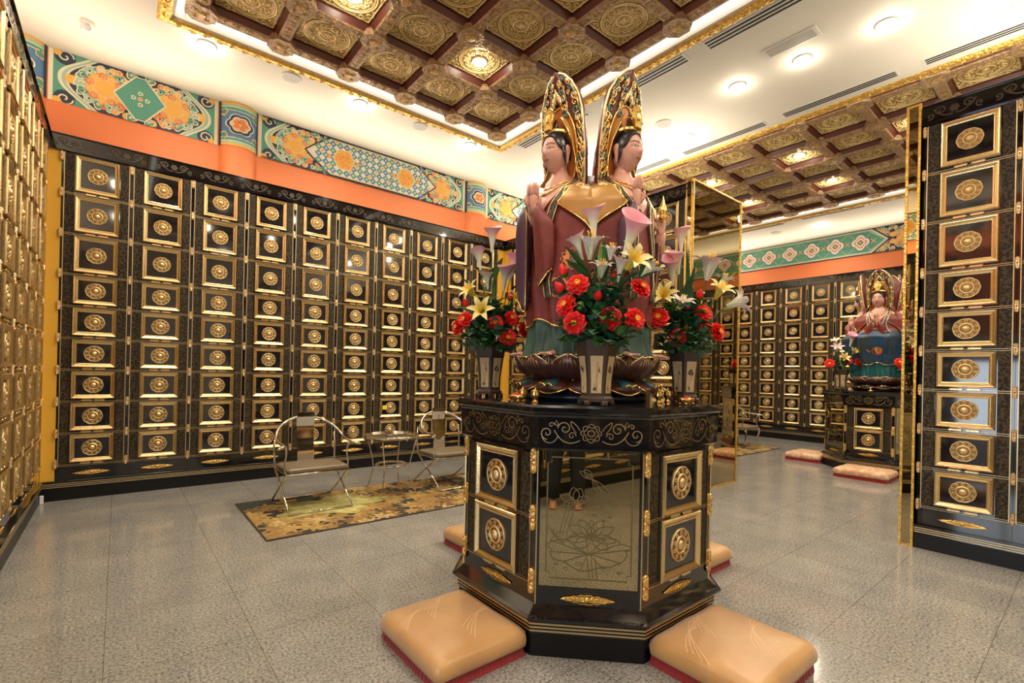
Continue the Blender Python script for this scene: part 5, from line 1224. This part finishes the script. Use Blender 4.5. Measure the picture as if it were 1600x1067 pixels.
def peony(mb, s_=1.):
    rnd = random.Random(int(s_*1000))
    for L, (n, r0, h) in enumerate(((9, .056, .0), (8, .046, .014), (8, .034, .022), (6, .022, .026))):
        petals(mb, n, 0, .024*s_ if L < 2 else .017*s_, 'red_petal', lambda t, r0=r0, h=h: (r0*s_*t, s_*(h*t+.006*sin(t*pi)-.0)), L*.4, .35)
def mk_flower(kind, s_):
    """-> list of (part name, MB) around +z, open end up"""
    out = []; mb = MB()
    if kind == 'peony':
        peony(mb, s_); out.append(('petals', mb)); mb = MB(); rnd = random.Random(3)
        mb.sphere((0, 0, .020*s_), (.009*s_, .009*s_, .007*s_), 'yellow_centre', 5)
        for i in range(9): a = i*2.4; mb.sphere((.010*s_*cos(a), .010*s_*sin(a), .027*s_), .0035*s_, 'yellow_centre', 3)
        out.append(('stamens', mb))
    elif kind == 'bud':
        mb.lathe([(.001, -.016*s_), (.014*s_, -.010*s_), (.020*s_, .004*s_), (.015*s_, .022*s_), (.004*s_, .036*s_), (.0005, .040*s_)], 10, 'red_petal'); out.append(('petals', mb)); mb = MB(); mb.lathe([(.001, -.020*s_), (.015*s_, -.013*s_), (.0185*s_, -.002*s_)], 8, 'leaf_green', caps=False); out.append(('calyx', mb))
    elif kind == 'green_bud':
        mb.lathe([(.001, -.018*s_), (.016*s_, -.010*s_), (.020*s_, .006*s_), (.014*s_, .020*s_), (.0005, .026*s_)], 8, 'leaf_light'); out.append(('petals', mb))
    elif kind == 'calla':
        rows = []; n = 28
        for i in range(12):
            t = i/11; r = s_*(.007+.013*t+.025*t**3.4); row = []
            for j in range(n):
                a = 2*pi*j/n; tip = (cos(a)*.5+.5)**3; lip = t**4; rr = r*(1+.30*lip*tip+.10*lip*sin(a*3)); row.append((rr*cos(a), rr*sin(a), s_*(.13*t-.02-.020*lip*(1-tip)*(.6)+.012*lip*tip)))
            rows.append(row)
        mb.loft(rows, 'calla_petal', True, False, True); out.append(('spathe', mb)); mb = MB(); mb.tube([(0, 0, 0), (0, 0, .05*s_), (.002, 0, .08*s_)], [.005*s_, .0055*s_, .003*s_], 'yellow_centre', 6); out.append(('spadix', mb))
    else:                                                         # six petalled lilies
        mt = {'lily': 'lily_yellow', 'white_lily': 'lily_white', 'pink_lily': 'lily_pink'}[kind]
        for q in (0, 1): petals(mb, 3, 0, .0165*s_, mt, lambda t: (s_*(.006+.012*t+.055*t**2.6), s_*(-.03+.115*t-.040*t**4)), q*pi/3, .3)
        out.append(('petals', mb)); mb = MB()
        for i in range(5): a = i*1.26; mb.tube([(0, 0, 0), (.008*cos(a)*s_, .008*sin(a)*s_, .05*s_), (.014*cos(a)*s_, .014*sin(a)*s_, .068*s_)], [.0014, .0012, .0028], 'yellow_centre', 4)
        out.append(('stamens', mb))
    return out
def leafblade(mb, base, tip, w_, mt, bend=.03):
    b, t_ = Vector(base), Vector(tip); d = t_-b; side = d.cross(Vector((.3, .2, 1))).normalized(); up = side.cross(d).normalized(); rows = []
    for i in range(8):
        t = i/7; c_ = b+d*t+up*(bend*sin(pi*t)); q = w_*sin(pi*min(1, .06+t*.94))**.8 if t < 1 else .0005; rows.append([tuple(c_-side*q+up*q*.25), tuple(c_), tuple(c_+side*q+up*q*.25)])
    mb.loft(rows, mt, False, False, True)
CATN = {'peony': ('peony', 'red peony'), 'bud': ('flower_bud', 'round red flower bud'), 'green_bud': ('flower_bud', 'small green bud'), 'calla': ('calla_lily', 'pink-edged calla lily'), 'lily': ('lily', 'yellow lily'), 'white_lily': ('lily', 'white lily'), 'pink_lily': ('lily', 'pale pink lily')}
VIEW = Vector((-_F.x, -_F.y, 0)).normalized()
FLW_N = 0
def flower(kind, px, py, s_, dirv, base, depth, lab, leaves=1, grp=None):
    """dirv = (right, up, toward) direction the bloom opens to"""
    global FLW_N
    FLW_N += 1; rnd = random.Random(FLW_N)
    p = at(px, py, depth); nm, nice = CATN[kind]
    d = _R2*dirv[0]+Vector((0, 0, 1))*dirv[1]+VIEW*dirv[2]; d.normalize(); M = orient(d)
    t = thing(nm, lab, 'flower', p, 0, grp); M3 = M
    if kind == 'calla': M3 = M @ Matrix.Rotation(rnd.uniform(0, 6), 4, 'Z')
    for n_, mb in mk_flower(kind, s_):
        o = mb.build(n_, t); o.matrix_local = M3
    b = Vector(base)-p; start = -d*.018*s_
    mb = MB(); c1 = start-d*.10*min(1, b.length*4); pts = bez(tuple(start), tuple(c1), tuple(b*.6+Vector((0, 0, .05))), tuple(b), 8); mb.tube(pts, .0035, 'stem_green', 5); mb.build('stem', t)
    for i in range(leaves):
        mb = MB(); q = Vector(pts[3+i]); a = rnd.uniform(0, 6.3); e = q+Vector((cos(a)*.05, sin(a)*.05, rnd.uniform(.02, .08))); leafblade(mb, q, e, rnd.uniform(.012, .02), rnd.choice(('leaf_green', 'leaf_dark', 'leaf_green'))); mb.build('leaf', t)
def blade(px0, py0, px1, py1, w_, mt, dep, lab, grp='long green leaves in the vases'):
    a, b = at(px0, py0, dep+.02), at(px1, py1, dep-.03); mb = MB(); leafblade(mb, (0, 0, 0), tuple(b-a), w_, mt); o = mb.build('lily_leaf'); o.location = a; tag(o, lab, 'leaf', grp)
def foliage(center, rx, rz_, n, seed, lab):
    mb = MB(); rnd = random.Random(seed)
    for i in range(n):
        a = rnd.uniform(0, 2*pi); h = rnd.uniform(0, 1); r = rx*(rnd.uniform(.1, 1)**.6)*(.55+.5*sin(pi*min(1, h+.25))); p = Vector((r*cos(a), r*sin(a), h*rz_)); d = Vector((cos(a), sin(a), rnd.uniform(-.3, .8))).normalized()
        mt = rnd.choice(('leaf_dark', 'leaf_dark', 'leaf_green', 'leaf_green', 'leaf_blue', 'leaf_light' if h > .8 else 'leaf_dark')); leafblade(mb, p, p+d*rnd.uniform(.045, .085), rnd.uniform(.016, .030), mt, .01)
        if i % 4 == 0: mb.tube([(0, 0, -.03), tuple(p*.5+Vector((0, 0, .02))), tuple(p)], .002, 'stem_green', 4)
    o = mb.build('foliage'); o.location = center; tag(o, lab, 'leaves', None, 'stuff')
dd = .44
VP = {'front': ALT+Vector((-dd+.03, -dd-.01, ZT)), 'left': ALT+Vector((-dd, dd, ZT)), 'right': ALT+Vector((dd, -dd, ZT)), 'back': ALT+Vector((dd, dd, ZT))}
def depth_of(v): return (v-Vector((0, 0, CAM_H))).dot(_F)
vase('brown hexagonal vase with bamboo panels at the near corner of the altar', VP['front'], radians(-18.6))
vase('brown hexagonal vase on the left corner of the altar with cream panels', VP['left'], radians(-30))
vase('brown hexagonal vase on the right corner of the altar with cream panels', VP['right'], radians(-60))
B = {
'front': [('calla', 928, 366, 1.15, (-.1, 1, .2), 'standing tallest in the middle'), ('white_lily', 922, 392, 1.35, (.0, 1, .25), 'drooping open just under the tallest calla'), ('calla', 978, 392, 1.45, (.25, 1, .55), 'large and dusky on the right side'),
    ('calla', 908, 400, .95, (-.35, 1, .1), 'leaning left below the white lily'), ('lily', 985, 412, 1.25, (.35, .5, .8), 'wide open right of the centre'), ('white_lily', 1010, 425, 1.0, (.7, .8, .2), 'at the far right edge'), ('pink_lily', 954, 398, .8, (.05, 1, .4), 'small in the centre right'),
    ('white_lily', 940, 425, .9, (.0, 1, .5), 'half open in the middle'), ('calla', 966, 435, .9, (.1, .9, .3), 'low and pale beside the yellow lily'),
    ('peony', 903, 445, 1.0, (-.25, .35, .9), 'on the upper left'), ('peony', 1000, 451, 1.0, (.4, .5, .75), 'on the upper right'), ('peony', 885, 478, 1.0, (-.6, .35, .7), 'at the left edge'), ('peony', 898, 505, 1.0, (-.3, -.05, .95), 'lowest on the left'),
    ('peony', 954, 498, 1.05, (.05, .1, 1), 'lowest in the middle'), ('peony', 991, 499, 1.0, (.35, .15, .9), 'lowest on the right'), ('bud', 934, 464, 1.1, (0, .5, .85), 'in the middle of the bouquet'), ('bud', 881, 427, 1.15, (-.4, .9, .2), 'at the upper left edge'),
    ('bud', 959, 432, .9, (.1, 1, .2), 'behind the yellow lily'), ('bud', 876, 452, 1.2, (-.6, .6, .4), 'low at the left edge'), ('green_bud', 907, 480, 1.15, (-.1, .8, .6), 'left of the middle')],
'left': [('calla', 769, 388, 1.15, (0, 1, .15), 'standing tallest'), ('calla', 750, 417, .95, (-.15, 1, .1), 'second tallest on the left'), ('calla', 787, 448, 1.2, (.1, 1, .4), 'in the middle right'), ('calla', 798, 432, 1.2, (.25, 1, .3), 'on the upper right'), ('calla', 820, 425, .95, (.35, 1, .0), 'leaning out to the right'),
    ('calla', 762, 448, .8, (-.1, 1, .3), 'small in the centre'), ('lily', 738, 458, 1.0, (-.6, .6, .6), 'at the upper left'), ('lily', 753, 487, 1.15, (-.1, .3, 1), 'wide open in the middle'), ('lily', 805, 470, .8, (.3, .6, .6), 'half hidden on the right'),
    ('peony', 774, 505, .95, (0, .25, 1), 'in the middle'), ('peony', 799, 498, .9, (.3, .4, .8), 'right of the middle'), ('peony', 727, 500, .95, (-.5, .3, .8), 'on the left'), ('peony', 716, 511, .9, (-.7, .1, .7), 'at the far left edge'), ('peony', 793, 527, 1.0, (.2, .05, 1), 'lowest of all'), ('peony', 817, 516, .8, (.7, .2, .6), 'at the right edge'),
    ('bud', 729, 476, 1.1, (-.4, .7, .5), 'at the upper left'), ('bud', 797, 465, 1.0, (.2, .9, .4), 'above the middle'), ('bud', 780, 487, .7, (0, .8, .6), 'small')],
'right': [('calla', 1064, 388, 1.1, (-.05, 1, .1), 'standing tallest on the left'), ('calla', 1060, 423, 1.0, (-.15, 1, .2), 'behind the pink ones'), ('calla', 1050, 440, 1.2, (-.2, 1, .4), 'pink in front on the left'), ('pink_lily', 1107, 425, 1.6, (.15, 1, .2), 'large and mauve on the upper right'), ('pink_lily', 1024, 447, .8, (-.6, .8, .4), 'small at the left edge'),
    ('lily', 1037, 465, 1.15, (-.3, .5, .85), 'open on the left'), ('lily', 1122, 459, 1.15, (.2, .7, .6), 'open on the right'), ('white_lily', 1064, 480, 1.1, (.1, .9, .5), 'in the middle'), ('white_lily', 1145, 475, 1.25, (1, .35, .1), 'stretching out to the right'), ('white_lily', 1128, 445, 1.0, (.3, 1, .1), 'upright behind the yellow lily'),
    ('peony', 1098, 489, 1.0, (.1, .45, .9), 'in the middle right'), ('peony', 1028, 497, 1.15, (-.3, .3, .9), 'large on the left'), ('peony', 1100, 515, .9, (.1, .3, .9), 'low on the right beside its twin'), ('peony', 1120, 519, 1.05, (.5, .2, .8), 'at the lower right edge'), ('peony', 1059, 528, .95, (-.1, .1, 1), 'lowest of all'),
    ('bud', 1093, 464, 1.2, (0, 1, .3), 'above the middle bloom'), ('bud', 1073, 485, 1.0, (-.1, .8, .5), 'behind the middle bloom'), ('green_bud', 1020, 484, 1.1, (-.4, .8, .4), 'at the left edge')]}
seen = {}
for key, lst in B.items():
    v = VP[key]; dpt = depth_of(v); base = v+Vector((0, 0, .27)); rnd = random.Random(key)
    for kind, px, py, s_, dv, where in lst:
        off = -dv[2]*.12+.03+rnd.uniform(-.015, .015)
        flower(kind, px, py, s_*1.12, dv, tuple(base+Vector((rnd.uniform(-.05, .05), rnd.uniform(-.05, .05), 0))), dpt+off, '%s %s, in the %s altar vase' % (CATN[kind][1], where, key), 1, 'flowers in the %s vase' % key)
    foliage(v+Vector((0, 0, .29)), .15, .30, 360, 5+len(lst), 'dense dark green foliage in the %s vase on the large altar' % key)
for a in ((925, 450, 880, 383, .020, 'leaf_green', 'front', 'leaning left beside the white lily'), (945, 440, 943, 372, .016, 'leaf_green', 'front', 'upright beside the white lily'), (935, 435, 940, 376, .013, 'leaf_light', 'front', 'narrow light one beside the white lily'), (930, 460, 882, 405, .026, 'leaf_green', 'front', 'broad on the upper left'),
          (955, 440, 968, 390, .012, 'leaf_dark', 'front', 'thin dark one left of the yellow lily'), (965, 460, 1000, 425, .018, 'leaf_dark', 'front', 'dark below the yellow lily'), (1000, 445, 1013, 397, .014, 'leaf_green', 'front', 'upright on the right'), (990, 455, 1028, 424, .014, 'leaf_green', 'front', 'slanting to the right edge'),
          (772, 440, 786, 402, .020, 'leaf_green', 'left', 'broad beside the tallest calla'), (740, 470, 722, 434, .018, 'leaf_green', 'left', 'at the upper left'), (740, 500, 706, 478, .016, 'leaf_light', 'left', 'at the left edge'), (770, 470, 771, 432, .012, 'leaf_green', 'left', 'narrow in the middle'), (790, 500, 822, 445, .016, 'leaf_dark', 'left', 'dark on the right'),
          (1076, 470, 1073, 393, .014, 'leaf_green', 'right', 'tall narrow one in the middle'), (1076, 480, 1087, 410, .013, 'leaf_dark', 'right', 'tall dark one in the middle'), (1075, 485, 1075, 438, .036, 'leaf_dark', 'right', 'broad dark one in the middle'), (1040, 470, 1034, 437, .010, 'leaf_light', 'right', 'light one at the left'),
          (1132, 455, 1152, 425, .013, 'leaf_light', 'right', 'light one at the upper right'), (1122, 452, 1129, 430, .012, 'leaf_green', 'right', 'short upright one at the upper right'), (1020, 480, 1042, 470, .012, 'leaf_light', 'right', 'lying across the left side'), (1020, 545, 1035, 540, .02, 'leaf_light', 'right', 'hanging at the lower left')):
    blade(*a[:6], depth_of(VP[a[6]])-.02, 'long green leaf in the %s vase, %s' % (a[6], a[7]))
# far altar bouquet
fv = ALT2+Vector((-dd, dd, ZT)); vase('small brown vase on the left corner of the far altar', fv, radians(-30)); vase('small brown vase on the right corner of the far altar', ALT2+Vector((-dd, -dd, ZT)), radians(-60))
fd = depth_of(fv)
for kind, px, py, s_, dv, where in (('white_lily', 1306, 535, 1.2, (-.4, 1, .3), 'at the upper left'), ('pink_lily', 1308, 546, 1.5, (-.3, .8, .6), 'pale pink on the left'), ('calla', 1329, 538, 1.6, (0, 1, .4), 'large in the middle'), ('calla', 1344, 533, 1.3, (.3, 1, .2), 'on the upper right'),
    ('lily', 1318, 560, 1.3, (-.1, .5, .9), 'in the middle'), ('lily', 1334, 551, 1.2, (.1, .7, .7), 'right of the middle'), ('peony', 1296, 568, 1.4, (-.5, .2, .8), 'at the left edge'), ('peony', 1325, 564, 1.3, (0, .2, 1), 'in the middle'), ('peony', 1341, 566, 1.3, (.2, .2, .9), 'right of the middle'), ('peony', 1348, 571, 1.2, (.5, .1, .8), 'at the right edge')):
    flower(kind, px, py, s_, dv, tuple(fv+Vector((0, 0, .26))), fd-.05*dv[2], '%s %s of the far altar bouquet' % (CATN[kind][1], where), 0, 'flowers in the far vase')
foliage(fv+Vector((0, 0, .29)), .16, .20, 90, 3, 'green foliage of the bouquet on the far altar')
fr_ = ALT2+Vector((-dd, -dd, ZT)); foliage(fr_+Vector((0, 0, .29)), .16, .2, 90, 4, 'green foliage of the right bouquet on the far altar')
for px, py in ((1405, 566), (1410, 572)): flower('peony', px, py, 1.2, (-.4, .3, .8), tuple(fr_+Vector((0, 0, .26))), depth_of(fr_)-.04, 'pink-red bloom %s of the right bouquet on the far altar' % ('upper' if py < 570 else 'lower'), 0, 'flowers in the far right vase')
# offerings
def cup(lab, loc):
    t = thing('brass_cup', lab, 'cup', loc, 0, 'small brass offering cups'); MB().lathe([(.020, 0), (.022, .004), (.012, .012), (.012, .018), (.022, .030), (.025, .045), (.022, .055), (.024, .060)], 18, 'brass').build('bowl', t)
    MB().lathe([(.025, .060), (.020, .066), (.008, .070), (.004, .076), (.006, .081), (.0005, .086)], 16, 'brass').build('lid', t)
for px, py, dp, lab in ((817, 627, -.04, 'small lidded brass cup left of the front vase, behind the other'), (836, 629, -.08, 'small lidded brass cup right beside the lotus base, left of the front vase'), (1029, 630, -.1, 'small lidded brass cup right of the front vase, leftmost of three'), (1043, 628, -.06, 'small lidded brass cup right of the front vase, middle of three'), (1057, 627, -.02, 'small lidded brass cup right of the front vase, half behind the dish')):
    q = at(px, py, 3); d = q-Vector((0, 0, CAM_H)); k = (ZT-CAM_H)/d.z; p = Vector((0, 0, CAM_H))+d*k
    r = Vector((p.x, p.y, 0))-Vector((ALT.x, ALT.y, 0)); lim_ = .62
    if r.length < .46: r = r.normalized()*.46
    cup(lab, (ALT.x+r.x, ALT.y+r.y, ZT))
def dish(lab, loc, rz):
    t = thing('offering_dish', lab, 'dish', loc, rz, 'brass offering dishes'); mb = MB()
    mb.loft([[(.055*w_*cos(a), .034*w_*sin(a), z) for a in [2*pi*i/28 for i in range(28)]] for z, w_ in ((.010, .78), (.016, .95), (.030, 1.05), (.038, 1.0), (.036, .9), (.028, .85))], 'brass', True, True, True)
    for sx in (-1, 1):
        for sy in (-1, 1): mb.lathe([(.006, 0), (.009, .006), (.006, .014)], 8, 'brass', Matrix.Translation((sx*.036, sy*.018, 0)))
    mb.build('bowl', t); mb = MB()
    for s_ in (-1, 1): mb.loft([[(s_*x, y*w_, .038+z) for y, z in ((-.012, 0), (0, .006), (.012, 0), (0, -.003))] for x, w_ in ((0, .4), (.012, 1.1), (.024, 1.2), (.030, .5))], 'red_petal', True, True, True); mb.tube([(0, 0, .04), (s_*.014, -.02, .036), (s_*.018, -.036, .024)], .003, 'red_petal', 5)
    mb.sphere((0, 0, .042), .008, 'red_petal', 5); mb.build('red_bow', t)
dish('low brass offering dish with a red bow at the left front of the altar', (ALT.x-.655, ALT.y-.10, ZT), radians(-90)); dish('low brass offering dish with a red bow at the right front of the altar', (ALT.x+.11, ALT.y-.655, ZT), 0)
tag(MB().lathe([(.03, 0), (.035, .004), (.03, .02), (.012, .026), (.006, .04), (.012, .046), (.0005, .055)], 16, 'brass').build('brass_ornament', None, (ALT2.x-.62, ALT2.y, ZT)), 'flat brass ornament at the front edge of the far altar', 'ornament')

# ================================================================== the photographer, mirrored in the lotus panel
def person():
    t = thing('person', 'person in dark trousers and a grey shirt standing barefoot, seen mirrored in the lotus panel', 'person', (-.16, -.27, 0), radians(135)); 
    mb = MB()
    # body faces -y in local space; rz turns it towards the altar
    def E(rows, mt, n=18): mb.loft([[(cx+rx*cos(a), cy+ry*sin(a), z) for a in [2*pi*i/n for i in range(n)]] for cx, cy, z, rx, ry in rows], mt, True, True, True)
    for sx in (-1, 1):
        E([(sx*.13, .02, .02, .035, .045), (sx*.13, .02, .09, .036, .042), (sx*.125, .03, .30, .054, .058), (sx*.118, .02, .47, .056, .062), (sx*.105, .01, .70, .078, .085), (sx*.09, .0, .86, .095, .11)], 'skin')
        E([(sx*.13, -.02, .0, .042, .09), (sx*.13, -.02, .02, .042, .095), (sx*.13, .0, .05, .036, .070), (sx*.13, .02, .085, .032, .040)], 'skin')
        for i in range(5): mb.sphere((sx*.13+(i-2)*.0175, -.115+abs(i-(1 if sx > 0 else 3))*.006, .012), (.009, .020, .010), 'skin', 5)
        mb.tube([(sx*.19, .0, 1.32), (sx*.23, -.02, 1.12), (sx*.17, -.16, 1.18), (sx*.12, -.215, 1.26)], [.045, .042, .034, .024], 'skin', 10)
        hand(mb, Matrix.Translation((sx*.12, -.215, 1.27)) @ Matrix.Rotation(sx*radians(60), 4, 'Z'), 'skin', .35, .7)
    E([(0, .0, .82, .15, .11), (0, 0, .95, .16, .12), (0, .0, 1.15, .15, .11), (0, 0, 1.32, .19, .10), (0, .01, 1.40, .12, .075), (0, .01, 1.45, .05, .055), (0, 0, 1.50, .05, .055)], 'skin')
    nv, na = 30, 36; mb.loft([[tuple(Vector((0, .0, 1.60))+head_pt(2*pi*j/na, .02+(pi-.04)*i/nv)) for j in range(na)] for i in range(nv+1)], 'skin', True, True, True)
    mb.build('body', t)
    mb = MB()
    for sx in (-1, 1): mb.loft([[(cx+rx*cos(a), cy+ry*sin(a), z) for a in [2*pi*i/18 for i in range(18)]] for cx, cy, z, rx, ry in ((sx*.13, .02, .10, .072, .080), (sx*.127, .025, .3, .076, .082), (sx*.12, .02, .48, .080, .086), (sx*.105, .01, .70, .098, .105), (sx*.085, .0, .90, .11, .13))], 'trousers', True, True, True)
    mb.loft([[(rx*cos(a), ry*sin(a), z) for a in [2*pi*i/20 for i in range(20)]] for z, rx, ry in ((.84, .18, .135), (.92, .182, .14), (1.0, .172, .135))], 'trousers', True, True, True); mb.build('trousers', t)
    mb = MB(); mb.loft([[(rx*cos(a), ry*sin(a), z) for a in [2*pi*i/20 for i in range(20)]] for z, rx, ry in ((.96, .185, .145), (1.15, .175, .13), (1.30, .21, .125), (1.39, .15, .10), (1.43, .07, .07))], 'shirt', True, True, True)
    for sx in (-1, 1): mb.tube([(sx*.17, 0, 1.35), (sx*.22, -.01, 1.22), (sx*.235, -.02, 1.12)], [.06, .058, .056], 'shirt', 10)
    mb.build('shirt', t)
    mb = MB(); rows = []
    for i in range(9): rows.append([tuple(Vector((0, .004, 1.604))+head_pt(2*pi*j/30, pi-.02-(pi-.02-(2.15 if abs((2*pi*j/30+pi) % (2*pi)-pi) < .9 else 1.35))*i/8, 1, .07)) for j in range(30)])
    mb.loft(rows[::-1], 'hair_black', True, True, True); mb.build('hair', t)
person()
for k in list(SRC): pass
